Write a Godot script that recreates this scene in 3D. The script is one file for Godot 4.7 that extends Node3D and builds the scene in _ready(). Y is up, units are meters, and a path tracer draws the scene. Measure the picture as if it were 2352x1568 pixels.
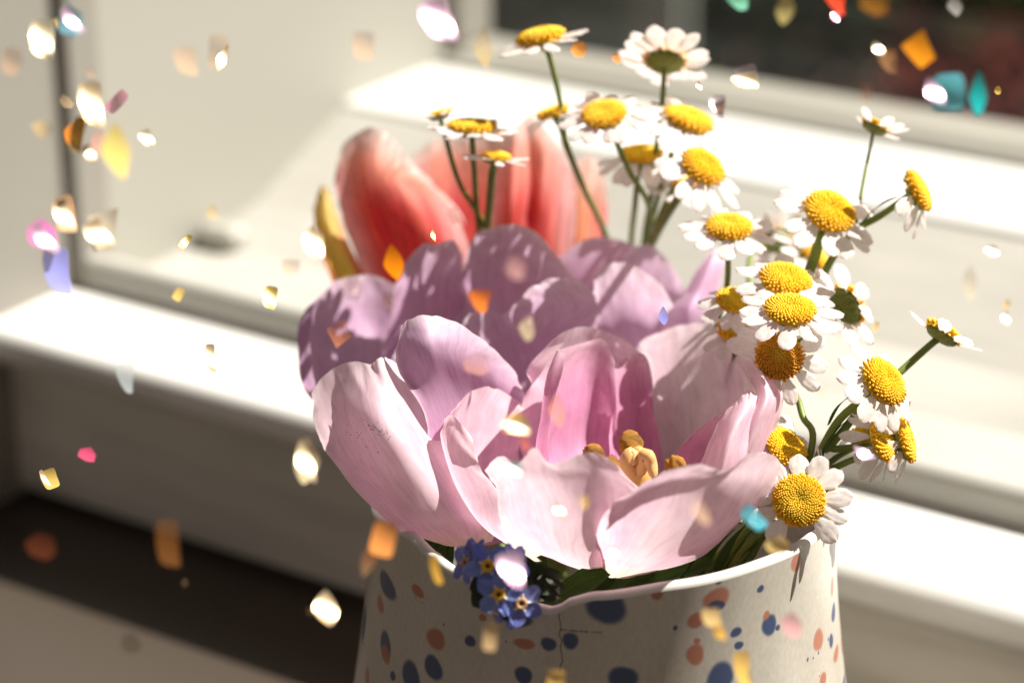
extends Node3D

# ---------------------------------------------------------------- camera frame
const F := 5553.0          # focal length of an 85 mm lens, in pixels of a 2352 px wide picture
const D0 := 0.472          # distance of the sharp plane
const PITCH := 22.0
const RIM := Vector3(1376, 1200, 20)
const RIM_Y := 0.112       # height of the vase rim over the table

var cam_basis: Basis
var cam_at: Vector3
var rng := RandomNumberGenerator.new()
var names := {}
var M := {}

func ready_frame() -> void:
	cam_basis = Basis(Vector3.RIGHT, deg_to_rad(-PITCH))
	var z := D0 + RIM.z * 0.001
	cam_at = Vector3(0, RIM_Y, 0) - cam_basis * Vector3((RIM.x - 1176.0) * z / F, -(RIM.y - 784.0) * z / F, -z)

# a place in the world: where it stands in the view and how far (mm) behind the sharp plane
func P(x: float, y: float, d: float) -> Vector3:
	var z := D0 + d * 0.001
	return cam_at + cam_basis * Vector3((x - 1176.0) * z / F, -(y - 784.0) * z / F, -z)

func N(v: Vector3) -> Vector3:
	return (cam_basis * v).normalized()

# ---------------------------------------------------------------- helpers
func numbered(called: String) -> String:
	var n: int = names.get(called, 0)
	names[called] = n + 1
	return called if n == 0 else "%s_%03d" % [called, n]

func thing(called: String, label: String, category: String, at := Vector3.ZERO, group := "") -> Node3D:
	var o := Node3D.new()
	o.name = numbered(called)
	add_child(o)
	o.position = at
	tag(o, label, category, group)
	return o

func tag(o: Node, label: String, category: String, group := "") -> void:
	o.set_meta("label", label)
	o.set_meta("category", category)
	if group:
		o.set_meta("group", group)

func obj(called: String, mesh: Mesh, m: Material, parent: Node = null) -> MeshInstance3D:
	var o := MeshInstance3D.new()
	o.mesh = mesh
	o.material_override = m
	if parent == null:
		o.name = numbered(called)
		add_child(o)
	else:
		o.name = called
		parent.add_child(o, true)
	return o

func struct(called: String, mesh: Mesh, m: Material) -> MeshInstance3D:
	var o := obj(called, mesh, m)
	o.set_meta("kind", "structure")
	return o

func cr(p: Array, t: float) -> Vector3:
	var n := p.size()
	if n == 1:
		return p[0]
	var s := clampf(t, 0.0, 1.0) * (n - 1)
	var i := mini(int(s), n - 2)
	var f := s - i
	var b: Vector3 = p[i]
	var c: Vector3 = p[i + 1]
	var a: Vector3 = p[i - 1] if i > 0 else b + (b - c)
	var d: Vector3 = p[i + 2] if i + 2 < n else c + (c - b)
	return 0.5 * (2.0 * b + (c - a) * f + (2.0 * a - 5.0 * b + 4.0 * c - d) * f * f + (3.0 * b - a - 3.0 * c + d) * f * f * f)

# a grid of points (rows of equal length) as one smooth sheet
func sheet(g: Array, cols: Array = [], closed := false) -> ArrayMesh:
	var rows := g.size()
	var n: int = g[0].size()
	var v := PackedVector3Array()
	var nn := PackedVector3Array()
	var uv := PackedVector2Array()
	var cc := PackedColorArray()
	var ix := PackedInt32Array()
	for j in rows:
		for i in n:
			v.append(g[j][i])
			var i0 := (i - 1 + n - 1) % (n - 1) if closed else maxi(i - 1, 0)
			var i1 := (i + 1) % (n - 1) if closed else mini(i + 1, n - 1)
			var du: Vector3 = g[j][i1] - g[j][i0]
			var dv: Vector3 = g[mini(j + 1, rows - 1)][i] - g[maxi(j - 1, 0)][i]
			if du.length_squared() < 1e-12:
				var jj := j + 1 if j == 0 else j - 1
				du = g[jj][i1] - g[jj][i0]
			var q := du.cross(dv)
			nn.append(q.normalized() if q.length_squared() > 1e-22 else Vector3.UP)
			uv.append(Vector2(float(i) / (n - 1), float(j) / (rows - 1)))
			if cols.size():
				cc.append(cols[j][i])
	for j in rows - 1:
		for i in n - 1:
			var a := j * n + i
			ix.append_array([a, a + n, a + 1, a + 1, a + n, a + n + 1])
	var arr := []
	arr.resize(Mesh.ARRAY_MAX)
	arr[Mesh.ARRAY_VERTEX] = v
	arr[Mesh.ARRAY_NORMAL] = nn
	arr[Mesh.ARRAY_TEX_UV] = uv
	if cols.size():
		arr[Mesh.ARRAY_COLOR] = cc
	arr[Mesh.ARRAY_INDEX] = ix
	var m := ArrayMesh.new()
	m.add_surface_from_arrays(Mesh.PRIMITIVE_TRIANGLES, arr)
	return m

# a round tube along points, with a radius for each end (mm-free: metres)
func tube(p: Array, r0: float, r1: float, steps := 20, sides := 8, swell := 0.0) -> ArrayMesh:
	var g := []
	var side := Vector3.ZERO
	for j in steps + 1:
		var t := float(j) / steps
		var c := cr(p, t)
		var dir := (cr(p, minf(t + 0.01, 1.0)) - cr(p, maxf(t - 0.01, 0.0))).normalized()
		if side == Vector3.ZERO:
			side = dir.cross(Vector3(0.3, 0.2, 0.9)).normalized()
		side = (side - dir * side.dot(dir)).normalized()
		var up := dir.cross(side)
		var r := lerpf(r0, r1, t) * (1.0 + swell * sin(PI * t))
		if j == 0 or j == steps:
			r *= 0.6
		var row := []
		for i in sides + 1:
			var a := TAU * i / sides
			row.append(c + (side * cos(a) + up * sin(a)) * r)
		g.append(row)
	return sheet(g, [], true)

func merged(parts: Array) -> ArrayMesh:
	var st := SurfaceTool.new()
	st.begin(Mesh.PRIMITIVE_TRIANGLES)
	for q in parts:
		st.append_from(q[0], 0, q[1])
	return st.commit()

# a box with small bevelled edges, by its size, about its centre
func bevel_box(s: Vector3, r := 0.002) -> ArrayMesh:
	var st := SurfaceTool.new()
	st.begin(Mesh.PRIMITIVE_TRIANGLES)
	st.set_smooth_group(-1)
	var h := s * 0.5
	r = minf(r, minf(h.x, minf(h.y, h.z)) * 0.9)
	var pts := []
	for k in 8:
		var sg := Vector3(1 if k & 1 else -1, 1 if k & 2 else -1, 1 if k & 4 else -1)
		pts.append([sg * h - Vector3(0, sg.y, sg.z) * r, sg * h - Vector3(sg.x, 0, sg.z) * r, sg * h - Vector3(sg.x, sg.y, 0) * r])
	var face := func(a: Array) -> void:
		var c := Vector3.ZERO
		for q in a:
			c += q
		c /= a.size()
		var nrm: Vector3 = (a[1] - a[0]).cross(a[2] - a[0])
		var flip := nrm.dot(c) > 0.0
		for i in range(1, a.size() - 1):
			st.add_vertex(a[0])
			st.add_vertex(a[i + 1] if flip else a[i])
			st.add_vertex(a[i] if flip else a[i + 1])
	for ax in 3:
		var b1 := 1 << ((ax + 1) % 3)
		var b2 := 1 << ((ax + 2) % 3)
		for sd in 2:
			var o := sd << ax
			face.call([pts[o][ax], pts[o | b1][ax], pts[o | b1 | b2][ax], pts[o | b2][ax]])
		for k in 4:
			var o2 := (b1 if k & 1 else 0) | (b2 if k & 2 else 0)
			var e := o2 | (1 << ax)
			var x1 := (ax + 1) % 3
			var x2 := (ax + 2) % 3
			face.call([pts[o2][x1], pts[e][x1], pts[e][x2], pts[o2][x2]])
	for k in 8:
		face.call([pts[k][0], pts[k][1], pts[k][2]])
	st.generate_normals()
	return st.commit()

var plain: ImageTexture
func plain_tex() -> ImageTexture:
	if plain == null:
		var im := Image.create(4, 4, false, Image.FORMAT_RGB8)
		im.fill(Color.WHITE)
		plain = ImageTexture.create_from_image(im)
	return plain

func mat(c: Color, rough := 0.6, back := 0.0, vertex := false, tex: Texture2D = null, nrm: Texture2D = null, nscale := 0.4) -> StandardMaterial3D:
	var m := StandardMaterial3D.new()
	m.albedo_color = c.linear_to_srgb()
	m.roughness = rough
	m.vertex_color_use_as_albedo = vertex
	m.cull_mode = BaseMaterial3D.CULL_DISABLED
	if tex:
		m.albedo_texture = tex
	if nrm:
		m.normal_enabled = true
		m.normal_texture = nrm
		m.normal_scale = nscale
	if back > 0.0 and tex == null and not vertex:
		m.albedo_texture = plain_tex()
	if back > 0.0:
		m.backlight_enabled = true
		m.backlight = Color(back, back, back)
	return m

func noise(s: int, f: float, oct := 3) -> FastNoiseLite:
	var n := FastNoiseLite.new()
	n.seed = s
	n.noise_type = FastNoiseLite.TYPE_SIMPLEX_SMOOTH
	n.frequency = f
	n.fractal_octaves = oct
	return n

func smooth(a: float, b: float, x: float) -> float:
	var t := clampf((x - a) / (b - a), 0.0, 1.0)
	return t * t * (3.0 - 2.0 * t)

# ---------------------------------------------------------------- textures
func vein_image(w: int, h: int, depth: float, s: int, fan := 1.0) -> Image:
	var im := Image.create(w, h, false, Image.FORMAT_RGB8)
	var n1 := noise(s, 0.05, 2)
	var n2 := noise(s + 1, 0.16, 2)
	var n3 := noise(s + 2, 0.012, 3)
	var n4 := noise(s + 3, 0.25, 2)
	for y in h:
		for x in w:
			var u := float(x) / w - 0.5
			var v := float(y) / h
			# veins leave the midrib and bend outwards
			var q := u * 512.0 / (1.0 + 0.35 * fan * v) + 14.0 * n3.get_noise_2d(x, y)
			var e := 0.5 * n1.get_noise_2d(q, v * 16.0) + 0.5 * n2.get_noise_2d(q, v * 26.0) + 0.22 * n4.get_noise_2d(x, y)
			var k := 1.0 - depth * clampf(0.5 + 0.9 * e, 0.0, 1.0)
			k *= 1.0 + 0.06 * n3.get_noise_2d(x * 2.0 + 90.0, y * 2.0)
			im.set_pixel(x, y, Color(clampf(k + 0.03, 0, 1), clampf(k - 0.02 * depth, 0, 1), clampf(k, 0, 1)))
	return im

func paint_image(w: int, h: int, amount: float, s: int) -> ImageTexture:
	var im := Image.create(w, h, false, Image.FORMAT_RGB8)
	var n1 := noise(s, 0.02, 4)
	var n2 := noise(s + 4, 0.2, 2)
	for y in h:
		for x in w:
			var k := 1.0 - amount * (0.5 + 0.5 * n1.get_noise_2d(x, y)) - amount * 0.3 * absf(n2.get_noise_2d(x * 0.2, y))
			im.set_pixel(x, y, Color(k, k, k * 0.99))
	return ImageTexture.create_from_image(im)

func make_materials() -> void:
	var ri := vein_image(256, 320, 0.30, 13)
	var rt := ImageTexture.create_from_image(ri)
	var vi := vein_image(320, 320, 0.10, 3)
	var vt := ImageTexture.create_from_image(vi)
	var bump: Image = vi.duplicate()
	bump.bump_map_to_normal_map(2.0)
	var vn := ImageTexture.create_from_image(bump)
	M.petal = mat(Color.WHITE, 0.5, 1.0, true, vt, vn, 0.08)
	M.petal.rim_enabled = true
	M.petal.rim = 0.25
	M.petal.rim_tint = 0.5
	M.lilac = M.petal
	M.red = mat(Color.WHITE, 0.6, 1.0, true, rt, vn, 0.2)
	var wi := vein_image(96, 96, 0.10, 9, 0.0)
	var wt := ImageTexture.create_from_image(wi)
	var wb: Image = wi.duplicate()
	wb.bump_map_to_normal_map(4.0)
	M.ray = mat(Color(0.93, 0.92, 0.88), 0.55, 1.0, false, wt, ImageTexture.create_from_image(wb), 0.5)
	M.disc = mat(Color.WHITE, 0.62, 0.25, true)
	var gi := vein_image(96, 96, 0.35, 21, 0.0)
	var gt := ImageTexture.create_from_image(gi)
	M.stem = mat(Color(0.22, 0.33, 0.04), 0.5, 0.35, false, gt)
	M.calyx = mat(Color(0.24, 0.33, 0.06), 0.65, 0.2, false, gt)
	M.leaf = mat(Color(0.07, 0.16, 0.02), 0.4, 0.5, false, gt)
	M.dark_leaf = mat(Color(0.035, 0.06, 0.015), 0.6, 0.3, false, gt)
	M.anther = mat(Color(0.80, 0.34, 0.025), 0.95, 0.0, false, paint_image(64, 64, 0.6, 5))
	M.pistil = mat(Color(0.78, 0.55, 0.26), 0.45, 0.4, true)
	M.filament = mat(Color(0.75, 0.55, 0.35), 0.5, 0.4)
	M.blue = mat(Color.WHITE, 0.55, 0.6, true, wt)
	M.eye = mat(Color(0.75, 0.42, 0.02), 0.5)
	M.eye_dark = mat(Color(0.12, 0.05, 0.01), 0.8)
	M.star = mat(Color(0.80, 0.72, 0.60), 0.6, 0.3)
	M.old_eye = mat(Color(0.55, 0.32, 0.16), 0.8)

# ---------------------------------------------------------------- tulips
# A petal: rows from its base to its tip, each row a few points across it.
func petal(rows: Array, base: Vector3, tint: Callable, s: int, shift := 0.0, nu := 34, nv := 34, rough := 1.0) -> ArrayMesh:
	var world := []
	for r in rows:
		var q := []
		for p in r:
			q.append(P(p[0], p[1], p[2] + shift))
		world.append(q)
	var n := noise(s, 1.0, 2)
	var n2 := noise(s + 50, 1.0, 2)
	var g := []
	var cols := []
	for j in nv + 1:
		var v := float(j) / nv
		var row := []
		var crow := []
		for i in nu + 1:
			var u := float(i) / nu
			var col := []
			for q in world:
				col.append(cr(q, u))
			row.append(cr(col, v))
			var pc: Color = tint.call(u, v, s)
			crow.append(pc.lerp(Color(0.95, 0.88, 0.88), 0.55 * maxf(smooth(0.955, 1.0, v), smooth(0.95, 1.0, absf(2.0 * u - 1.0)) * smooth(0.25, 0.5, v))))  # naturally paler margin, also painting in the lit rim of the petal
		g.append(row)
		cols.append(crow)
	# slight unevenness of a living surface, stronger along the rim
	var out := []
	for j in nv + 1:
		var row := []
		for i in nu + 1:
			var du: Vector3 = g[j][mini(i + 1, nu)] - g[j][maxi(i - 1, 0)]
			var dv: Vector3 = g[mini(j + 1, nv)][i] - g[maxi(j - 1, 0)][i]
			var q := dv.cross(du)
			q = q.normalized() if q.length_squared() > 1e-20 else Vector3.UP
			var u := float(i) / nu
			var v := float(j) / nv
			var edge := maxf(smooth(0.72, 1.0, v), smooth(0.7, 1.0, absf(2.0 * u - 1.0)))
			var a := (0.00026 * n.get_noise_2d(u * 2.6, v * 1.6) + 0.00042 * edge * n.get_noise_2d(u * 7.0 + 9.0, v * 5.0)) * rough
			a += 0.00005 * n.get_noise_2d(u * 13.0, v * 1.2 + 40.0) * rough
			var p: Vector3 = g[j][i] + q * a
			# a lightly nibbled outline
			if edge > 0.0 and v > 0.3:
				var along := dv.normalized() if smooth(0.72, 1.0, v) >= edge else du.normalized()
				p += along * 0.00022 * edge * n2.get_noise_2d(u * 16.0, v * 16.0) * rough
			row.append(p - base)
		out.append(row)
	return sheet(out, cols)

func mixc(a: Color, b: Color, t: float) -> Color:
	return a.lerp(b, clampf(t, 0.0, 1.0))

func tint_pink(u: float, v: float, s: int) -> Color:
	var e := absf(2.0 * u - 1.0)
	var c := Color(0.87, 0.64, 0.76)
	c = mixc(c, Color(0.94, 0.80, 0.85), smooth(0.45, 1.0, v) * 0.7 + smooth(0.6, 1.0, e) * 0.4)
	c = mixc(c, Color(0.93, 0.82, 0.82), 0.55 * smooth(0.35, 0.05, absf(e - 0.12)) * smooth(0.9, 0.3, v))
	c = mixc(c, Color(0.88, 0.82, 0.66), smooth(0.22, 0.0, v))
	return c

func tint_rose(u: float, v: float, s: int) -> Color:
	var e := absf(2.0 * u - 1.0)
	var c := Color(0.76, 0.37, 0.58)  # saturated rose also paints in the shade inside the cup
	c = mixc(c, Color(0.88, 0.60, 0.74), smooth(0.5, 1.0, v))
	return mixc(c, Color(0.88, 0.80, 0.60), smooth(0.16, 0.0, v))

func tint_lilac(u: float, v: float, s: int) -> Color:
	var e := absf(2.0 * u - 1.0)
	var c := Color(0.82, 0.58, 0.80)
	c = mixc(c, Color(0.90, 0.76, 0.88), smooth(0.6, 1.0, v) * 0.7 + smooth(0.75, 1.0, e) * 0.4)
	c = mixc(c, Color(0.80, 0.68, 0.62), 0.7 * smooth(0.25, 0.0, v))
	return c

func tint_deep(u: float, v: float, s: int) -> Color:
	var c := mixc(Color(0.52, 0.28, 0.46), Color(0.60, 0.40, 0.58), v)  # deeper mauve puts the shade on this petal into its colour
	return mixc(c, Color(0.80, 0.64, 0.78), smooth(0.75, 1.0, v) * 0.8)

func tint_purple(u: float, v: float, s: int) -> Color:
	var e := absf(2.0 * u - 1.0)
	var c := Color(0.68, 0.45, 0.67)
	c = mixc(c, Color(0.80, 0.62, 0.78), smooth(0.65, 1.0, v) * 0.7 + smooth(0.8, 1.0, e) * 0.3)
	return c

func tint_red(u: float, v: float, s: int) -> Color:
	var e := absf(2.0 * u - 1.0)
	var k := 0.5 + 0.5 * sin(u * 23.0 + s) * sin(u * 9.0 + 2.0 * s)
	var c := mixc(Color(0.74, 0.04, 0.06), Color(0.82, 0.13, 0.09), k)
	c = mixc(c, Color(0.94, 0.42, 0.30), smooth(0.45, 0.85, v) * 0.9)
	c = mixc(c, Color(0.95, 0.50, 0.48), smooth(0.45, 0.95, e) * 0.95)
	c = mixc(c, Color(0.95, 0.80, 0.70), smooth(0.8, 1.0, v) * 0.95)
	return c

func tint_yellow(u: float, v: float, s: int) -> Color:
	var e := absf(2.0 * u - 1.0)
	var c := mixc(Color(0.88, 0.64, 0.06), Color(0.93, 0.74, 0.22), v)
	c = mixc(c, Color(0.75, 0.12, 0.08), smooth(0.5, 0.95, e) * smooth(0.95, 0.4, v))
	return c

func tint_cream(u: float, v: float, s: int) -> Color:
	return mixc(mixc(Color(0.90, 0.36, 0.16), Color(0.92, 0.26, 0.26), absf(2.0 * u - 1.0)), Color(0.94, 0.72, 0.60), smooth(0.6, 1.0, v))

func add_tulip(called_label: String, foot: Array, top: Array) -> Node3D:
	var base := P(top[0], top[1], top[2])
	var t := thing("tulip", called_label, "tulip", base, "tulips in the vase")
	var f := P(foot[0], foot[1], foot[2])
	obj("stem", tube([base - base, (f - base) * 0.5 + Vector3(0.002, 0, 0.001), f - base], 0.0032, 0.0036, 14, 10), M.stem, t)
	return t

func leaf_blade(a: Vector3, b: Vector3, side: Vector3, w: float, bend: Vector3) -> ArrayMesh:
	var g := []
	for j in 17:
		var v := j / 16.0
		var c := a.lerp(b, v) + bend * sin(v * PI)
		var ww := w * pow(sin(PI * (0.12 + 0.88 * v)), 0.7) * (1.0 if v < 0.98 else 0.3)
		var row := []
		for i in 9:
			var u := i / 4.0 - 1.0
			row.append(c + side * ww * u + bend.normalized() * ww * 0.35 * u * u)
		g.append(row)
	return sheet(g)

func ellipsoid(a: Vector3, b: Vector3, r: float, s: int, lump := 0.15) -> ArrayMesh:
	var n := noise(s, 1.0, 2)
	var dir := (b - a).normalized()
	var side := dir.cross(Vector3(0.21, 0.4, 0.8)).normalized()
	var up := dir.cross(side)
	var g := []
	for j in 15:
		var t := j / 14.0
		var row := []
		var rr := r * pow(maxf(sin(PI * t), 0.0), 0.6)
		for i in 17:
			var an := TAU * (i % 16) / 16.0
			var k := 1.0 + lump * n.get_noise_3d(cos(an) * 2.0, sin(an) * 2.0, t * 6.0)
			row.append(a.lerp(b, t) + (side * cos(an) + up * sin(an) * 0.8) * rr * k)
		g.append(row)
	return sheet(g, [], true)

func build_tulips() -> void:
	# --- the open pink tulip in front
	var t := add_tulip("wide open pale pink tulip at the front with orange stamens showing inside", [1440, 1560, 14], [1425, 1275, 0])
	var b := t.position
	var nets := [
		[[[1345,1311,-4],[1362,1317,-4],[1382,1319,-4],[1405,1312,-4]],
		 [[1215,1260,-14],[1265,1276,-19],[1320,1285,-20],[1390,1280,-17],[1432,1250,-11]],
		 [[1152,1198,-18],[1215,1195,-28],[1300,1190,-32],[1400,1185,-28],[1470,1180,-18]],
		 [[1140,1122,-20],[1195,1110,-33],[1285,1112,-39],[1390,1105,-35],[1480,1135,-22]],
		 [[1112,1080,-18],[1148,1047,-27],[1188,1064,-34],[1228,1028,-39],[1268,1066,-41],[1345,1040,-42],[1402,1056,-37],[1464,1117,-24]]],
		[[[1370,1308,-7],[1392,1322,-7],[1420,1328,-7],[1450,1326,-7]],
		 [[1367,1255,-22],[1430,1278,-24],[1520,1288,-22],[1592,1287,-12]],
		 [[1380,1195,-32],[1450,1190,-37],[1560,1190,-35],[1650,1215,-22],[1692,1210,-10]],
		 [[1414,1155,-36],[1500,1122,-43],[1600,1112,-42],[1700,1125,-28],[1772,1133,-10]],
		 [[1468,1119,-32],[1520,1088,-40],[1600,1065,-43],[1667,1080,-39],[1722,1040,-28],[1776,1045,-16],[1806,1082,-4]]],
		[[[1245,1292,-12],[1225,1285,-8],[1260,1270,0],[1330,1270,4]],
		 [[1160,1222,-16],[1118,1218,-9],[1130,1180,4],[1210,1150,14]],
		 [[1156,1150,-16],[1056,1128,-7],[1070,1090,6],[1190,1060,18]],
		 [[1107,1080,-14],[1014,1015,-5],[1052,1000,8],[1196,990,20]],
		 [[1083,1004,-9],[1040,953,-6],[1026,962,-1],[1072,908,8],[1130,888,15],[1202,926,22]]],
		[[[1330,1230,10],[1380,1230,12],[1430,1230,12]],
		 [[1205,1060,20],[1300,1060,27],[1400,1050,30],[1480,1040,27]],
		 [[1200,925,21],[1290,900,31],[1400,890,35],[1500,900,31]],
		 [[1240,862,16],[1212,852,22],[1300,820,31],[1400,810,36],[1490,830,32]],
		 [[1296,786,18],[1252,800,20],[1288,766,25],[1345,750,32],[1420,773,34],[1475,812,32]]],
		[[[1300,1230,4],[1350,1230,8],[1410,1230,8]],
		 [[1262,1060,3],[1235,1065,6],[1265,1060,15],[1340,1050,22],[1415,1050,20]],
		 [[1268,950,2],[1243,950,5],[1268,945,15],[1345,920,25],[1416,940,22]],
		 [[1290,860,3],[1256,865,6],[1280,855,16],[1350,830,26],[1413,865,24]],
		 [[1300,812,6],[1278,804,8],[1296,800,16],[1340,787,24],[1387,780,26],[1412,830,25]]],
		[[[1410,1230,6],[1450,1230,8],[1490,1230,6]],
		 [[1400,1060,18],[1460,1050,24],[1520,1060,22]],
		 [[1405,930,23],[1455,920,28],[1502,940,25]],
		 [[1408,860,25],[1455,850,29],[1497,880,27]],
		 [[1418,832,26],[1448,815,28],[1478,812,28],[1492,850,27]]],
		[[[1450,1240,8],[1500,1240,8],[1550,1230,6]],
		 [[1480,1080,24],[1560,1060,24],[1640,1060,18],[1720,1060,8]],
		 [[1470,960,33],[1560,930,34],[1660,920,26],[1760,960,10]],
		 [[1445,850,42],[1540,820,43],[1640,810,35],[1740,860,16]],
		 [[1455,808,47],[1485,778,49],[1560,747,49],[1640,743,43],[1700,785,32],[1745,845,19]]],
		[[[1560,1240,-2],[1610,1240,0],[1640,1225,3]],
		 [[1640,1090,-6],[1700,1090,-6],[1745,1080,2]],
		 [[1690,980,-4],[1735,985,-8],[1785,975,2]],
		 [[1738,905,0],[1765,905,-5],[1803,915,4]],
		 [[1690,840,6],[1702,820,10],[1735,826,6],[1775,853,8],[1797,885,8]]],
		[[[1540,1240,-8],[1590,1240,-10],[1640,1230,-6]],
		 [[1595,1100,-8],[1650,1090,-14],[1710,1090,-10]],
		 [[1635,1000,-4],[1680,990,-12],[1722,1000,-8]],
		 [[1665,945,0],[1705,935,-8],[1740,945,-5]],
		 [[1688,917,3],[1718,896,-2],[1741,908,-3]]],
		[[[1480,1250,0],[1530,1250,0],[1580,1240,0]],
		 [[1525,1085,6],[1590,1080,6],[1640,1070,2]],
		 [[1588,1000,8],[1630,1005,8],[1665,1000,4]],
		 [[1650,950,6],[1670,945,6],[1690,930,2]]],
	]
	for k in nets.size():
		obj("petal", petal(nets[k], b, tint_rose if k in [4, 5, 9] else tint_pink, 100 + k, 0.0, 34, 34, 0.25 if k in [3, 4] else 1.0), M.petal, t)
	# stamens and pistil
	for a in [[1365,1062,8, 1362,1018,10, 0.0022], [1456,1046,2, 1442,988,6, 0.0024], [1532,1082,-4, 1572,1056,-2, 0.0023], [1408,1090,6, 1400,1052,12, 0.0022]]:
		var st := obj("stamen", tube([P(1440, 1255, 0) - b, P((a[0] + 1440) * 0.5, (a[1] + 1260) * 0.5, a[2]) - b, P(a[0], a[1], a[2]) - b], 0.0012, 0.0006, 10, 8), M.filament, t)
		obj("anther", ellipsoid(P(a[0], a[1] + 4, a[2]) - b, P(a[3], a[4], a[5]) - b, a[6], int(a[0]), 0.3), M.anther, st)
	var pi := obj("pistil", pistil(b), M.pistil, t)
	pi.name = "pistil"
	obj("leaf", leaf_blade(P(1300, 1420, 8) - b, P(1640, 1290, -6) - b, N(Vector3(0.3, 1, 0.4)), 0.006, N(Vector3(0, 0.4, 1)) * 0.003), M.leaf, t)
	for q in [[1190,1450,0,1405,1318,-9,0.007], [1330,1440,4,1500,1325,-4,0.008], [1500,1430,0,1600,1285,-7,0.005], [1120,1430,4,1255,1300,-2,0.006]]:
		obj("leaf", leaf_blade(P(q[0], q[1], q[2]) - b, P(q[3], q[4], q[5]) - b, N(Vector3(0.5, 0.8, 0.3)), q[6], N(Vector3(0, 0.4, 1)) * 0.003), M.leaf, t)
	# --- the pale tulip at the left
	t = add_tulip("pale lilac pink tulip at the left with a broad sunlit outer petal", [1200, 1560, 24], [1085, 1235, 28])
	b = t.position
	nets = [
		[[[1000,1246,2],[1060,1256,2],[1130,1245,4]],
		 [[895,1203,-7],[960,1198,-10],[1050,1190,-8],[1140,1190,2]],
		 [[778,1082,6],[860,1070,-8],[960,1060,-10],[1060,1070,6]],
		 [[730,995,12],[810,960,-5],[900,950,-8],[985,970,6]],
		 [[717,905,18],[748,856,13],[805,829,7],[850,834,3],[880,820,3],[928,840,12]]],
		[[[1040,1252,6],[1090,1256,8],[1160,1245,16]],
		 [[990,1180,2],[1060,1180,8],[1150,1170,16]],
		 [[982,1060,1],[1060,1040,12],[1150,1040,20],[1215,1040,28]],
		 [[978,960,0],[1040,930,8],[1130,930,18],[1215,960,26]],
		 [[912,840,1],[1000,810,-1],[1100,840,9],[1205,910,26]],
		 [[919,748,3],[935,736,2],[985,723,2],[1050,740,6],[1120,790,13],[1172,838,22],[1199,890,29]]],
		[[[1140,1000,16],[1170,1000,16],[1210,1000,16]],
		 [[1120,860,18],[1165,850,19],[1210,850,19]],
		 [[1058,752,17],[1078,722,18],[1120,711,20],[1148,722,20],[1168,716,19]]],
		[[[960,1100,22],[1040,1100,24],[1140,1100,22]],
		 [[880,960,24],[1000,950,30],[1140,950,26]],
		 [[892,850,20],[1000,830,28],[1130,830,24]],
		 [[900,835,18],[914,800,20],[1000,770,24],[1080,790,22]]],
	]
	for k in nets.size():
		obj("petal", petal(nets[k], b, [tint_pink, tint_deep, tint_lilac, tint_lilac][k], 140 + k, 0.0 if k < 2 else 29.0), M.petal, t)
	var outer := t.get_child(1) as MeshInstance3D
	var pv: PackedVector3Array = outer.mesh.surface_get_arrays(0)[Mesh.ARRAY_VERTEX]
	make_bead()
	var grains := []
	rng.seed = 41
	for k in 54:
		var c0 := Vector2(11, 23) if k < 16 else Vector2(17, 23)
		var ui := clampf(c0.x + rng.randfn(0, 1.5), 2, 31)
		var vi := clampf(c0.y + (ui - c0.x) * -0.5 + rng.randfn(0, 0.8), 3, 31)
		var at := pv[int(vi) * 35 + int(ui)].lerp(pv[int(vi) * 35 + int(ui) + 1], ui - int(ui)).lerp(pv[(int(vi) + 1) * 35 + int(ui)], vi - int(vi))
		grains.append([bead, Transform3D(Basis().scaled(Vector3.ONE * rng.randf_range(0.00004, 0.00011)), at + N(Vector3(-0.3, 0.2, 1)) * 0.00008)])
	obj("pollen", merged(grains), mat(Color(0.04, 0.03, 0.04), 0.9), t).set_meta("kind", "stuff")
	obj("leaf", leaf_blade(P(960, 1390, 30) - b, P(1010, 1215, 10) - b, N(Vector3(1, 0.2, 0.3)), 0.008, N(Vector3(-0.4, 0.2, 1)) * 0.003), M.leaf, t)
	# --- the dark purple tulip behind it
	t = add_tulip("dusky purple tulip at the back left in shade below the red tulip", [1250, 1560, 40], [1000, 1010, 50])
	b = t.position
	nets = [
		[[[820,1000,45],[880,1010,45],[940,1000,48]],
		 [[738,925,37],[708,905,41],[780,900,48],[860,900,54],[930,890,56]],
		 [[716,830,35],[684,795,40],[760,790,52],[850,780,60],[930,770,60]],
		 [[718,735,38],[690,732,43],[760,720,54],[840,710,62],[920,710,62]],
		 [[730,690,43],[704,708,46],[734,678,51],[772,645,57],[850,631,63],[910,655,63]]],
		[[[900,1000,50],[980,1000,50],[1060,1000,50]],
		 [[880,880,56],[970,870,52],[1070,870,56]],
		 [[890,760,60],[980,740,54],[1070,750,58]],
		 [[905,680,58],[985,650,48],[1066,670,53]],
		 [[912,648,57],[938,592,51],[975,560,46],[1005,562,44],[1040,551,45],[1058,580,48],[1064,630,52]]],
		[[[1020,1000,48],[1120,1000,44],[1220,1000,48]],
		 [[1040,870,52],[1150,860,46],[1290,870,50]],
		 [[1050,740,56],[1160,720,50],[1310,760,54]],
		 [[1060,640,54],[1170,620,44],[1300,660,52]],
		 [[1066,595,54],[1090,540,49],[1135,521,45],[1185,515,44],[1240,540,47],[1292,605,51],[1325,655,54]]],
		[[[1280,900,60],[1380,900,62],[1500,900,58]],
		 [[1270,760,64],[1400,740,68],[1550,760,60]],
		 [[1270,660,66],[1400,640,66],[1570,700,62]],
		 [[1283,592,64],[1340,552,62],[1400,545,61],[1465,565,63],[1490,560,61],[1528,590,61],[1558,632,61],[1578,675,62]]],
	]
	for k in nets.size():
		obj("petal", petal(nets[k], b, tint_purple, 170 + k, 10.0), M.lilac, t)
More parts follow.
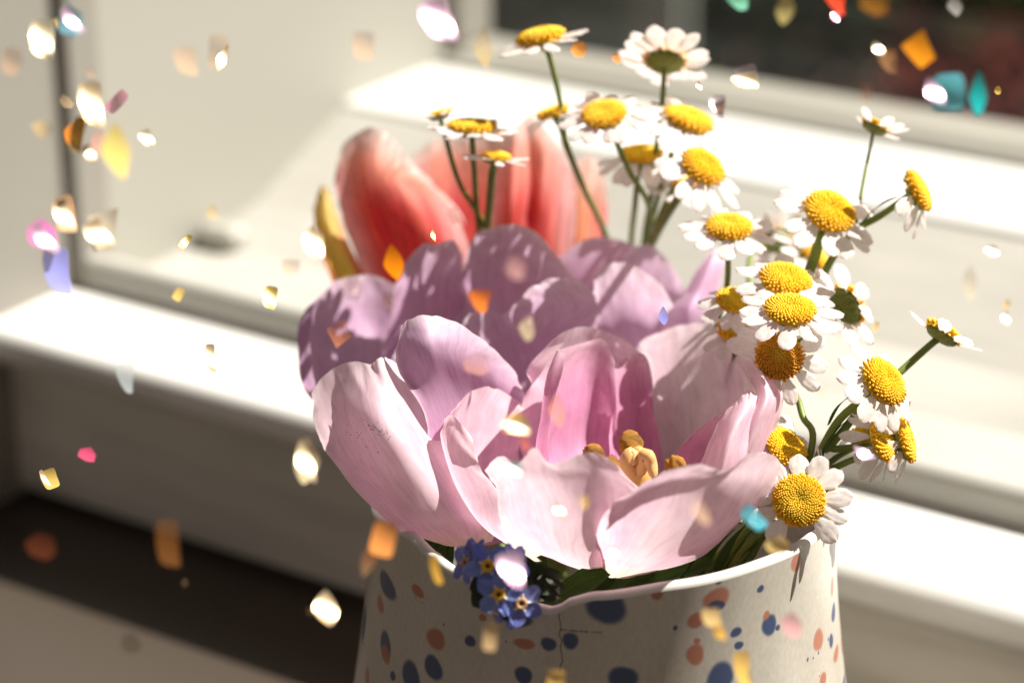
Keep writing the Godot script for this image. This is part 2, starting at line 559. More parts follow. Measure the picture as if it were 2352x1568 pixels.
	# --- the lilac tulip in the middle
	t = add_tulip("lilac tulip in the middle with one slender petal standing out to the right", [1380, 1560, 30], [1370, 1030, 42])
	b = t.position
	nets = [
		[[[1190,1020,40],[1260,1020,38],[1340,1020,40]],
		 [[1190,900,42],[1270,880,38],[1370,870,42]],
		 [[1165,820,44],[1260,780,40],[1372,770,42]],
		 [[1148,770,43],[1250,700,34],[1362,715,36],[1374,722,42]],
		 [[1146,745,42],[1178,702,37],[1222,659,33],[1240,652,31],[1266,638,30],[1322,640,30],[1360,668,34],[1369,705,40]]],
		[[[1340,1020,44],[1430,1020,44],[1530,1000,44]],
		 [[1360,870,48],[1460,860,46],[1570,850,46]],
		 [[1366,760,50],[1450,740,50],[1568,780,50]],
		 [[1364,680,48],[1368,635,43],[1392,609,41],[1440,604,40],[1500,636,42],[1542,690,45],[1564,750,47]]],
		[[[1480,900,44],[1530,900,42],[1570,890,44]],
		 [[1530,740,36],[1570,745,30],[1615,745,34]],
		 [[1575,660,38],[1605,670,32],[1645,680,37]],
		 [[1615,600,40],[1635,605,35],[1666,612,40]],
		 [[1638,577,42],[1648,569,41],[1658,582,42]]],
	]
	for k in nets.size():
		obj("petal", petal(nets[k], b, tint_lilac, 190 + k, [12.0, 12.0, 20.0][k]), M.lilac, t)
	# --- the red tulip at the back
	t = add_tulip("coral red tulip at the very back with cream edged petals", [1330, 1560, 50], [1090, 770, 82])
	b = t.position
	nets = [
		[[[880,760,80],[940,760,76],[1020,760,80]],
		 [[820,600,76],[900,600,66],[1000,610,64],[1080,640,72]],
		 [[785,500,76],[860,480,64],[970,500,62],[1074,560,72]],
		 [[770,420,80],[840,390,68],[940,420,66],[1050,490,73]],
		 [[772,390,86],[786,338,84],[822,302,78],[870,297,74],[922,342,76],[972,400,79],[1002,432,79],[1045,473,78],[1070,515,77]]],
		[[[960,700,100],[1060,700,104],[1170,700,100]],
		 [[950,560,104],[1060,540,110],[1190,560,106]],
		 [[945,430,106],[1060,410,114],[1200,420,110]],
		 [[948,357,108],[1000,320,112],[1055,317,115],[1130,303,115],[1195,300,112]]],
		[[[1100,760,80],[1180,760,76],[1270,760,80]],
		 [[1115,620,78],[1200,610,72],[1310,610,80]],
		 [[1120,500,80],[1170,480,72],[1210,470,76],[1250,470,74],[1322,490,84]],
		 [[1130,410,84],[1180,380,79],[1215,370,84],[1255,375,80],[1315,410,88]],
		 [[1150,350,88],[1180,297,88],[1200,275,89],[1220,265,91],[1262,300,89],[1295,348,90]]],
		[[[1220,760,88],[1270,760,86],[1310,740,90]],
		 [[1260,610,92],[1320,610,88],[1380,600,94]],
		 [[1275,500,96],[1335,480,92],[1396,500,98]],
		 [[1285,425,98],[1310,385,98],[1340,357,99],[1368,362,99],[1388,400,99],[1396,450,99]]],
		[[[800,720,84],[840,720,80],[880,720,80]],
		 [[745,600,84],[775,610,78],[830,620,76]],
		 [[722,510,86],[748,510,80],[785,520,82]],
		 [[722,470,88],[738,424,87],[758,440,86]]],
	]
	var tints := [tint_red, tint_red, tint_red, tint_cream, tint_yellow]
	for k in nets.size():
		obj("petal", petal(nets[k], b, tints[k], 210 + k, 14.0), M.red, t)

func pistil(b: Vector3) -> ArrayMesh:
	var parts := []
	parts.append([tube([P(1440, 1250, 0) - b, P(1458, 1160, -4) - b, P(1468, 1100, -5) - b, P(1468, 1085, -5) - b], 0.0024, 0.0024, 14, 14), Transform3D()])
	for q in [[1440, 1062, -8, 1452, 1040, -8], [1482, 1046, -9, 1496, 1066, -9], [1462, 1050, -1, 1470, 1040, -2]]:
		parts.append([tube([P(1464, 1100, -5) - b, P(q[0], q[1], q[2]) - b, P(q[3], q[4], q[5]) - b, P(q[3] + 6, q[4] + 30, q[5] - 1) - b], 0.0014, 0.0008, 14, 12, 0.25), Transform3D()])
	var m := merged(parts)
	var mdt := MeshDataTool.new()
	mdt.create_from_surface(m, 0)
	var lo := P(1468, 1110, -5) - b
	for i in mdt.get_vertex_count():
		var k := smooth(-0.002, 0.004, (mdt.get_vertex(i) - lo).y)
		mdt.set_vertex_color(i, Color(0.70, 0.62, 0.16).lerp(Color(0.92, 0.76, 0.56), k))
	var o := ArrayMesh.new()
	mdt.commit_to_surface(o)
	return o

# ---------------------------------------------------------------- daisies
var rays := []
func make_rays() -> void:
	for s in 5:
		var g := []
		var n := noise(300 + s, 1.0, 2)
		for j in 15:
			var v := 1.0 - pow(1.0 - j / 14.0, 1.6)
			var w := 0.40 * (0.42 + 0.58 * smooth(0.0, 0.55, v))
			if v > 0.62:
				w *= sqrt(maxf(0.0, 1.0 - pow((v - 0.62) / 0.38, 2.2))) * 0.97 + 0.03
			var row := []
			for i in 9:
				var u := i / 4.0 - 1.0
				var tip := 0.03 * smooth(0.9, 1.0, v) * cos(u * 8.0 + s)
				var y := -0.05 * u * u + 0.010 * cos(u * 9.0) - 0.10 * v * v * (0.4 + 0.35 * s / 4.0) + 0.03 * n.get_noise_2d(u * 1.2, v * 2.0)
				row.append(Vector3(v + tip, y, u * w * (1.0 + 0.08 * n.get_noise_2d(v * 5.0, 7.0))))
			g.append(row)
		rays.append(sheet(g))

var bead: ArrayMesh
func make_bead() -> void:
	var g := []
	for j in 5:
		var t := j / 4.0
		var row := []
		for i in 7:
			var a := TAU * (i % 6) / 6.0
			var r := sin(0.25 + t * (PI - 0.25))
			row.append(Vector3(cos(a) * r, -cos(0.25 + t * (PI - 0.25)) * 1.25, sin(a) * r))
		g.append(row)
	bead = sheet(g, [], true)

func daisy(label: String, x: float, y: float, d: float, rpx: float, nrm: Vector3, stem: Array, opt := {}) -> Node3D:
	rng.seed = int(x * 7 + y * 13)
	var at := P(x, y, d)
	var r := rpx * (D0 + d * 0.001) / F
	var up := N(nrm)
	var t := thing("daisy", label, "daisy", at, "white daisies with yellow centres")
	var side := up.cross(N(Vector3(0.13, 0.31, 0.94))).normalized()
	var bs := Basis(side, up, side.cross(up)).orthonormalized()
	# yellow centre: a low dome with a dip, packed with florets
	var parts := []
	var dome := []
	var hh: float = opt.get("dome", rng.randf_range(0.34, 0.50))
	var ripe := rng.randf()
	for j in 9:
		var q := j / 8.0
		var row := []
		for i in 25:
			var a := TAU * (i % 24) / 24.0
			row.append(bs * (Vector3(cos(a) * q, disc_y(q, hh) - 0.03, sin(a) * q) * r))
		dome.append(row)
	var cn := Color(0.93, 0.60, 0.010) if not opt.get("brown", false) else Color(0.62, 0.27, 0.005)  # the brown centre has its shade put into the colour
	var dm := obj("centre", sheet(dome, tinted(dome, cn * 0.8), true), M.disc, t)
	var count: int = opt.get("florets", 230)
	var st := SurfaceTool.new()
	st.begin(Mesh.PRIMITIVE_TRIANGLES)
	var arr := bead.surface_get_arrays(0)
	var bv: PackedVector3Array = arr[Mesh.ARRAY_VERTEX]
	var bn: PackedVector3Array = arr[Mesh.ARRAY_NORMAL]
	var bi: PackedInt32Array = arr[Mesh.ARRAY_INDEX]
	var off := 0
	for k in count:
		var q := sqrt((k + 0.5) / count)
		var a := k * 2.399963 + rng.randf_range(-0.5, 0.5) / sqrt(k + 1.0)
		var s := r * 1.05 / sqrt(count) * (0.80 + 0.35 * q)
		var outer := smooth(0.72, 1.0, q)
		var dir := Vector3(cos(a) * q, 0, sin(a) * q)
		var n := Vector3(dir.x * (0.3 + 1.3 * outer), 1.0, dir.z * (0.3 + 1.3 * outer)).normalized()
		n = (n + Vector3(rng.randf_range(-1, 1), 0, rng.randf_range(-1, 1)) * 0.35 * outer).normalized()
		var p := dir + Vector3(0, disc_y(q, hh), 0) + n * (0.015 + outer * rng.randf_range(0.0, 0.07))
		var sx := n.cross(Vector3(0.3, 0.2, 0.9)).normalized()
		var fb := bs * Basis(sx * s, n * s * (1.0 + 0.4 * outer), sx.cross(n) * s)
		var c := cn.lerp(Color(0.88, 0.40, 0.006), clampf(outer * rng.randf_range(0.2, 0.9) + ripe * 0.25 * rng.randf(), 0, 1)) * rng.randf_range(0.86, 1.1)
		c = c.lerp(Color(0.86, 0.68, 0.03), smooth(0.45, 0.0, q) * 0.6)
		c.a = 1.0
		for i in bv.size():
			st.set_color(c)
			st.set_normal((fb * bn[i]).normalized())
			st.add_vertex(bs * (p * r) + fb * bv[i])
		for i in bi:
			st.add_index(off + i)
		off += bv.size()
	var fl := obj("florets", st.commit(), M.disc, dm)
	fl.set_meta("kind", "stuff")
	# green cup below
	var cup := []
	for j in 8:
		var q := j / 7.0
		var row := []
		for i in 25:
			var a := TAU * (i % 24) / 24.0
			var rr := sin(q * PI * 0.5) * (0.93 + 0.04 * cos(a * 12.0))
			row.append(bs * (Vector3(cos(a) * rr, -0.42 + 0.40 * pow(q, 2.2), sin(a) * rr) * r))
		cup.append(row)
	obj("calyx", sheet(cup, [], true), M.calyx, t)
	# white rays
	var nr: int = mini(opt.get("rays", 14), 13)
	var droop: float = opt.get("droop", -0.12)
	var miss: Array = opt.get("miss", [])
	for k in nr:
		if k in miss:
			continue
		var a := TAU * k / nr + rng.randf_range(-0.13, 0.13)
		var ln: float = r * 1.16 * opt.get("len", 1.12) * rng.randf_range(0.88, 1.1)
		var o := obj("ray", rays[rng.randi() % 5], M.ray, t)
		var bb := Basis(Vector3.UP, a) * Basis(Vector3.BACK, droop + rng.randf_range(-0.2, 0.2)) * Basis(Vector3.RIGHT, rng.randf_range(-0.16, 0.16))
		var root := Vector3(cos(a), 0, -sin(a)) * r * 0.86 + Vector3(0, -0.03 * r * (k % 2) - 0.02 * r, 0)
		o.transform = Transform3D(bs * bb * Basis.from_scale(Vector3(ln, r, r * 1.05 * opt.get("wide", 0.92) * rng.randf_range(0.85, 1.12))), bs * root)
	# stem
	if stem.size():
		var pts := [bs * Vector3(0, -0.36 * r, 0)]
		for q in stem:
			pts.append(P(q[0], q[1], q[2]) - at)
		var th: float = opt.get("thick", 0.00068)
		obj("stem", tube(pts, th * 0.9, th * 1.05, 24, 8), M.stem, t)
	return t

func tinted(g: Array, c: Color) -> Array:
	var o := []
	for r in g:
		var q := []
		for i in r.size():
			q.append(Color(c.r, c.g, c.b))
		o.append(q)
	return o

func disc_y(q: float, h: float) -> float:
	return h * sqrt(maxf(0.0, 1.0 - pow(q, 3.0) * 0.995)) - 0.10 * exp(-q * q * 12.0) - 0.02

func build_daisies() -> void:
	make_rays()
	make_bead()
	var far := {"florets": 150}
	daisy("topmost daisy, seen edge on, leaning left above the red tulip", 1243, 92, 50, 52, Vector3(-0.2, 0.93, 0.26), [[1262,130,50],[1288,240,54],[1302,330,60],[1345,440,70],[1395,550,92],[1420,700,102],[1420,1250,38]], {"florets": 150, "rays": 11, "droop": -0.05})
	daisy("white daisy seen from below with its green cup, near the top right of the bunch", 1528, 140, 55, 46, Vector3(0.12, 0.86, -0.5), [[1525,178,55],[1521,240,54],[1508,340,57],[1500,430,64],[1478,560,92],[1470,700,102],[1420,1250,38]], {"florets": 120, "droop": 0.32, "len": 1.35, "wide": 1.15})
	daisy("tiny half open daisy at the far left above the red tulip", 1010, 264, 50, 25, Vector3(-0.25, 0.93, 0.15), [[1022,310,50],[1055,420,54],[1112,520,68],[1130,640,79],[1250,1200,40]], {"florets": 80, "rays": 8, "droop": 0.55, "miss": [1, 2], "thick": 0.0006})
	daisy("daisy seen edge on with flat yellow centre in front of the red tulip's top", 1085, 294, 47, 51, Vector3(0.03, 0.95, 0.28), [[1085,330,47],[1090,400,52],[1097,500,66],[1120,640,79],[1250,1200,40]], {"florets": 150, "rays": 12, "droop": -0.02, "dome": 0.32})
	daisy("small daisy with few petals just below the edge-on daisy over the red tulip", 1138, 364, 45, 31, Vector3(0.08, 0.96, 0.2), [[1131,395,45],[1126,450,54],[1120,530,68],[1125,640,79],[1250,1200,40]], {"florets": 100, "rays": 9, "len": 1.5, "droop": 0.05, "thick": 0.0009})
	daisy("small daisy half hidden behind a green stem right of the red tulip", 1272, 262, 57, 35, Vector3(-0.3, 0.9, 0.25), [[1290,300,56],[1304,345,62],[1345,440,72],[1390,540,93],[1420,700,102]], {"florets": 80, "rays": 9, "miss": [0, 1, 2, 3]})
	daisy("daisy facing up with spread petals, right of the red tulip's tip", 1388, 266, 45, 49, Vector3(-0.12, 0.76, 0.62), [[1415,325,46],[1450,400,50],[1490,470,62],[1496,560,92],[1490,700,102],[1420,1250,38]], {"florets": 180, "rays": 14, "droop": -0.15})
	daisy("daisy with a broad domed yellow centre leaning right below the one seen from below", 1580, 279, 48, 56, Vector3(0.30, 0.82, 0.42), [[1550,335,50],[1518,430,60],[1490,560,92],[1485,700,102],[1420,1250,38]], {"florets": 170, "rays": 14, "miss": [0, 1, 13], "len": 1.25})
	daisy("shaded daisy with grey drooping petals behind a crossing stem", 1475, 358, 60, 46, Vector3(0.0, 0.88, 0.42), [[1466,400,60],[1459,470,68],[1450,560,92],[1450,700,102],[1420,1250,38]], {"florets": 150, "rays": 12, "droop": -0.5, "len": 1.35, "wide": 1.1})
	daisy("daisy on a thick bent stem facing the upper right, with raised yellow florets", 1612, 387, 36, 52, Vector3(0.42, 0.62, 0.62), [[1580,424,38],[1535,490,52],[1502,550,70],[1484,600,82],[1475,720,102],[1420,1250,38]], {"florets": 220, "rays": 12, "droop": -0.2, "len": 1.25, "thick": 0.0010})
	daisy("daisy mostly hidden behind the daisy on the thick bent stem", 1560, 414, 64, 40, Vector3(0.2, 0.75, 0.5), [[1540,450,60],[1515,510,68],[1488,600,102],[1420,1250,38]], {"florets": 90, "rays": 11, "droop": -0.4, "thick": 0.0010})
	daisy("upright daisy at the left of the right-hand group, level with the purple tulip's top", 1674, 526, 28, 51, Vector3(0.02, 0.84, 0.52), [[1672,565,28],[1670,660,32],[1640,800,42],[1600,1250,20]], {"florets": 210, "rays": 14, "droop": -0.02})
	daisy("daisy of white petals only, turned away behind the upright one", 1785, 552, 72, 36, Vector3(-0.15, 0.6, -0.75), [[1735,575,66],[1722,610,60],[1718,760,50],[1650,1200,20]], {"florets": 90, "rays": 14, "droop": 0.2, "len": 1.3})
	daisy("largest daisy of the right-hand group, half shaded, with a bright rim on its centre", 1904, 489, 26, 58, Vector3(0.24, 0.62, 0.74), [[1886,535,27],[1872,590,26],[1856,640,25],[1830,800,16]], {"florets": 220, "rays": 13, "droop": -0.1, "len": 1.15, "thick": 0.0012})
	daisy("small daisy seen from the side on a long thin stem at the upper right", 2010, 292, 40, 32, Vector3(0.42, 0.88, -0.12), [[2003,322,40],[1985,410,36],[1966,520,32]], {"florets": 80, "rays": 9, "droop": 0.42, "len": 1.5, "miss": [4, 5], "thick": 0.0004})
	daisy("daisy facing right on a green stalk at the upper right", 2105, 440, 26, 48, Vector3(0.82, 0.42, 0.36), [[2076,458,26],[2020,497,28],[1965,530,28],[1905,605,26],[1870,700,22]], {"florets": 190, "rays": 11, "droop": -0.55, "len": 1.3, "thick": 0.0008})
	daisy("daisy half hidden behind two green stalks under the largest one", 1860, 583, 64, 47, Vector3(0.62, 0.62, 0.3), [[1838,620,60],[1820,760,50],[1700,1200,16]], {"florets": 120, "rays": 9, "droop": -0.3})
	daisy("bright daisy just above the frontmost flat one, with a dip in its centre", 1804, 648, 15, 57, Vector3(0.15, 0.78, 0.60), [[1795,700,22],[1760,800,45],[1700,950,50]], {"florets": 260, "rays": 14, "droop": -0.1})
	daisy("flat white daisy in the middle of the right-hand group, petals spread like a plate", 1815, 715, 3, 56, Vector3(0.02, 0.82, 0.57), [[1812,765,12],[1790,870,30],[1740,1000,45]], {"florets": 280, "rays": 15, "droop": -0.02, "len": 1.15})
	daisy("small daisy beside the pink tulip's top right petal", 1688, 693, 20, 42, Vector3(0.1, 0.76, 0.6), [[1685,740,26],[1660,860,50]], {"florets": 180, "rays": 12, "droop": -0.35})
	daisy("daisy turned away, showing its green cup and grey petals, right of the flat white one", 1945, 702, 18, 48, Vector3(0.72, 0.42, -0.5), [[1905,715,18],[1880,730,17],[1840,790,14]], {"florets": 120, "rays": 8, "droop": -0.05, "wide": 1.25})
	daisy("shaded daisy facing the camera with a centre coloured brown orange for shade", 1790, 820, 4, 54, Vector3(0.03, 0.28, 0.95), [[1800,860,10],[1832,915,10],[1846,960,8],[1868,1000,6],[1850,1100,4]], {"florets": 330, "rays": 12, "droop": -0.1, "len": 1.15, "brown": true, "thick": 0.0007, "miss": [3]})
	daisy("daisy peeping out between the pink tulip and the small daisy", 1690, 764, 27, 40, Vector3(0.1, 0.7, 0.6), [[1690,800,28],[1680,900,28]], {"florets": 90, "rays": 9, "droop": -0.4})
	daisy("daisy leaning right at the right edge, with long lit petals below it", 2026, 880, 0, 58, Vector3(0.56, 0.50, 0.64), [[1985,915,2],[1930,962,4],[1888,1032,4],[1850,1120,2],[1760,1200,0],[1700,1290,4]], {"florets": 300, "rays": 12, "droop": -0.2, "len": 1.1, "thick": 0.0009})
	daisy("ragged daisy that lost most petals, at the far right on a bent stalk", 2165, 768, 10, 42, Vector3(0.55, 0.80, -0.1), [[2140,790,10],[2060,862,8],[1985,930,6],[1940,985,5],[1895,1038,5]], {"florets": 90, "rays": 7, "droop": 0.35, "miss": [4], "len": 1.35, "thick": 0.0008})
	daisy("daisy tucked against the right side of the pink tulip", 1803, 1028, 2, 51, Vector3(0.44, 0.60, 0.62), [[1790,1060,4],[1740,1150,4],[1690,1280,4]], {"florets": 280, "rays": 14, "droop": -0.1})
	daisy("big daisy facing the camera over the vase rim", 1835, 1150, -12, 59, Vector3(0.0, 0.24, 0.97), [[1815,1180,0],[1770,1200,2],[1690,1290,6]], {"florets": 400, "rays": 14, "droop": -0.15, "len": 1.05, "wide": 0.95, "miss": [5, 6]})
	daisy("daisy seen from its edge behind the big one over the rim", 1905, 1108, -1, 38, Vector3(0.88, 0.35, 0.15), [[1880,1118,0],[1800,1180,4]], {"florets": 130, "rays": 9, "droop": 0.3, "len": 1.3})
	daisy("small yellow centred daisy at the left of the low right cluster", 1978, 1004, 9, 27, Vector3(-0.2, 0.7, 0.6), [[1975,1020,9],[1930,1045,7],[1885,1080,4]], {"florets": 90, "rays": 8, "droop": -0.3, "miss": [0, 1, 2]})
	daisy("daisy in the low right cluster seen obliquely, petals hanging down", 2024, 1016, 2, 47, Vector3(0.74, 0.34, 0.50), [[1990,1042,3],[1935,1066,4],[1880,1095,4],[1780,1180,4]], {"florets": 170, "rays": 10, "droop": -0.75, "len": 1.2})
	daisy("rightmost daisy of the low cluster, turned to the right", 2078, 1012, 5, 48, Vector3(0.84, 0.22, 0.30), [[2050,1012,5],[1990,1024,5],[1905,1032,5]], {"florets": 170, "rays": 10, "droop": -0.7, "len": 1.2})
	# fine green shoots of the daisy plant inside the vase
	var o := thing("daisy_foliage", "green daisy stalks and small leaves rising from the right of the vase", "foliage", P(1700, 1300, 2))
	for q in [[[1690,1340,6],[1760,1215,2],[1850,1120,2],[1885,1060,4]], [[1640,1340,0],[1690,1250,-6],[1740,1195,-8]], [[1655,1345,-2],[1730,1240,-8],[1790,1190,-6]], [[1600,1345,2],[1640,1290,-4],[1700,1240,-6]]]:
		var pts := []
		for p in q:
			pts.append(P(p[0], p[1], p[2]) - o.position)
		obj("stalk", tube(pts, 0.0011, 0.0009, 16, 8), M.stem, o)
	for q in [[1650,1320,-4,1720,1200,-10], [1700,1310,-4,1775,1225,-10], [1610,1330,-2,1690,1215,-6], [1560,1340,4,1650,1270,-4], [1975,522,28,2066,452,25], [1905,975,5,1965,905,1], [1885,1055,3,1960,955,6]]:
		obj("leaf", leaf_blade(P(q[0], q[1], q[2]) - o.position, P(q[3], q[4], q[5]) - o.position, N(Vector3(0.7, 0.6, 0.2)), 0.0022 if q[1] > 1150 else 0.0009, N(Vector3(-0.3, 0.5, 0.6)) * 0.0015), M.leaf, o)

# ---------------------------------------------------------------- forget-me-nots
func build_forget_me_not() -> void:
	var at := P(1150, 1360, -20)
	var t := thing("forget_me_not", "sprig of blue forget-me-nots hanging over the front rim of the vase", "forget-me-not", at)
	var list := [
		[1120, 1300, -32, 27, Vector3(0.0, 0.15, 0.98), 0.3, false],
		[1072, 1292, -29, 25, Vector3(-0.72, 0.15, 0.55), 0.9, true],
		[1182, 1295, -30, 25, Vector3(0.72, 0.2, 0.55), 0.1, false],
		[1145, 1364, -34, 26, Vector3(0.05, -0.05, 0.98), 0.85, false],
		[1196, 1385, -33, 26, Vector3(0.22, -0.12, 0.95), 0.2, true],
		[1168, 1412, -30, 17, Vector3(-0.3, -0.6, 0.7), 0.5, true],
		[1088, 1262, -29, 15, Vector3(-0.2, 0.8, 0.5), 0.5, true],
	]
	for k in list.size():
		var q: Array = list[k]
		rng.seed = 900 + k
		var c := P(q[0], q[1], q[2]) - at
		var r: float = q[3] * 0.094 * 0.001
		var up := N(q[4])
		var side := up.cross(N(Vector3(0.1, 0.99, 0.1))).normalized()
		var bs := Basis(side, up, side.cross(up)).orthonormalized()
		var fl := Node3D.new()
		fl.name = "blossom"
		t.add_child(fl, true)
		fl.position = c
		for i in 5:
			var a := TAU * i / 5.0 + float(q[5])
			var g := []
			var cols := []
			var fade := rng.randf_range(0.0, 0.6)
			for j in 11:
				var v := j / 10.0
				var w := 0.62 * pow(sin(PI * clampf(0.12 + 0.80 * v, 0, 1)), 0.6)
				var row := []
				var crow := []
				for m in 9:
					var u := m / 4.0 - 1.0
					var p := Vector3(0.25 + v * 1.55 - 0.12 * u * u * smooth(0.7, 1.0, v), 0.10 * v * v + 0.10 * u * u * (1.0 if q[6] else 0.4) + 0.05 * sin(u * 5.0 + i) * v + (0.5 * v * v if k > 4 else 0.0), u * w * (1.0 + 0.06 * sin(v * 11.0 + i)))
					row.append(bs * (Basis(Vector3.UP, a) * p * r))
					var cc := Color(0.13, 0.20, 0.72).lerp(Color(0.30, 0.40, 0.80), clampf(fade + 0.25 * absf(u), 0, 1))
					if v < 0.12:
						cc = Color(0.55, 0.55, 0.7)
					if q[6]:
						cc = cc.lerp(Color(0.25, 0.24, 0.42), 0.35)
					crow.append(cc)
				g.append(row)
				cols.append(crow)
			obj("petal", sheet(g, cols), M.blue, fl)
			var sa := a + PI / 5.0
			var d0 := Basis(Vector3.UP, sa) * Vector3(1, 0, 0)
			obj("star_tip", tube([bs * (d0 * 0.35 * r + Vector3(0, 0.16, 0) * r), bs * (d0 * 0.78 * r + Vector3(0, 0.13, 0) * r)], 0.10 * r, 0.06 * r, 4, 6), M.star, fl)
		var ring := TorusMesh.new()
		ring.inner_radius = 0.17 * r
		ring.outer_radius = 0.50 * r
		ring.rings = 20
		ring.ring_segments = 10
		var e := obj("eye", ring, M.old_eye if q[6] else M.eye, fl)
		e.transform = Transform3D(bs * Basis.from_scale(Vector3(1, 0.8, 1)), bs * Vector3(0, 0.12 * r, 0))
		var dk := SphereMesh.new()
		dk.radius = 0.2 * r
		dk.height = 0.2 * r
		dk.radial_segments = 10
		dk.rings = 5
		var de := obj("throat", dk, M.eye_dark, fl)
		de.transform = Transform3D(bs, bs * Vector3(0, 0.04 * r, 0))
		obj("stalk", tube([bs * Vector3(0, -0.1 * r, 0), bs * Vector3(0, -1.2 * r, 0), P(1180, 1330, -14) - at - c], 0.0006, 0.0007, 10, 6), M.dark_leaf, fl)
	for q in [[1120,1345,-30,1078,1352,-31,0.0026], [1115,1365,-31,1085,1392,-32,0.0022], [1235,1345,-26,1290,1318,-25,0.0022], [1240,1350,-26,1275,1380,-27,0.002], [1225,1335,-25,1262,1302,-25,0.0018], [1230,1350,-27,1298,1350,-26,0.0016], [1170,1395,-30,1158,1425,-31,0.002], [1150,1340,-22,1250,1320,-22,0.004]]:
		obj("leaf", leaf_blade(P(q[0], q[1], q[2]) - at, P(q[3], q[4], q[5]) - at, N(Vector3(q[4] - q[1], q[3] - q[0], 0)), q[6], N(Vector3(0.2, 0.3, 1)) * 0.0008), M.dark_leaf, t)
	# fine hairs on the buds
	rng.seed = 77
	for k in 16:
		var hx := 1082 + rng.randf() * 40 if k % 2 else 1245 + rng.randf() * 45
		var hy := 1372 + rng.randf() * 24 if k % 2 else 1315 + rng.randf() * 55
		var h0 := P(hx, hy, -31) - at
		obj("hair", tube([h0, h0 + N(Vector3(rng.randf_range(-1, 1), rng.randf_range(-1, 0.4), 0.5)) * 0.0014], 0.00006, 0.00003, 2, 4), M.star, t)

# ---------------------------------------------------------------- vase
var rim_off := [[-180, 4.0], [-120, 4.0], [-85, 5.0], [-62, 9.0], [-55, 9.6], [-47, 8.0], [-41, 6.8], [-25, 4.4], [-14, 3.5], [-12.5, 4.0], [-9, 6.0], [-4, 7.3], [13, 9.0], [36, 9.4], [58, 8.6], [78, 4.0], [95, 2.0], [130, 3.0], [180, 4.0]]
func rim_at(deg: float) -> float:
	for i in rim_off.size() - 1:
		if deg <= rim_off[i + 1][0]:
			var t := (deg - float(rim_off[i][0])) / (float(rim_off[i + 1][0]) - float(rim_off[i][0]))
			t = t * t * (3.0 - 2.0 * t) * 0.6 + t * 0.4
			return RIM_Y + lerpf(rim_off[i][1], rim_off[i + 1][1], t) * 0.001
	return RIM_Y + 0.004

func vase_r(y: float, a: float) -> float:
	var t := clampf(y / 0.12, 0.0, 1.0)
	var r := lerpf(0.0560, 0.0472, smooth(0.25, 1.0, t))
	r *= 1.0 - 0.10 * smooth(0.2, 0.0, t)
	return r * (1.0 + 0.006 * sin(2.0 * a + 0.6) + 0.004 * sin(3.0 * a))

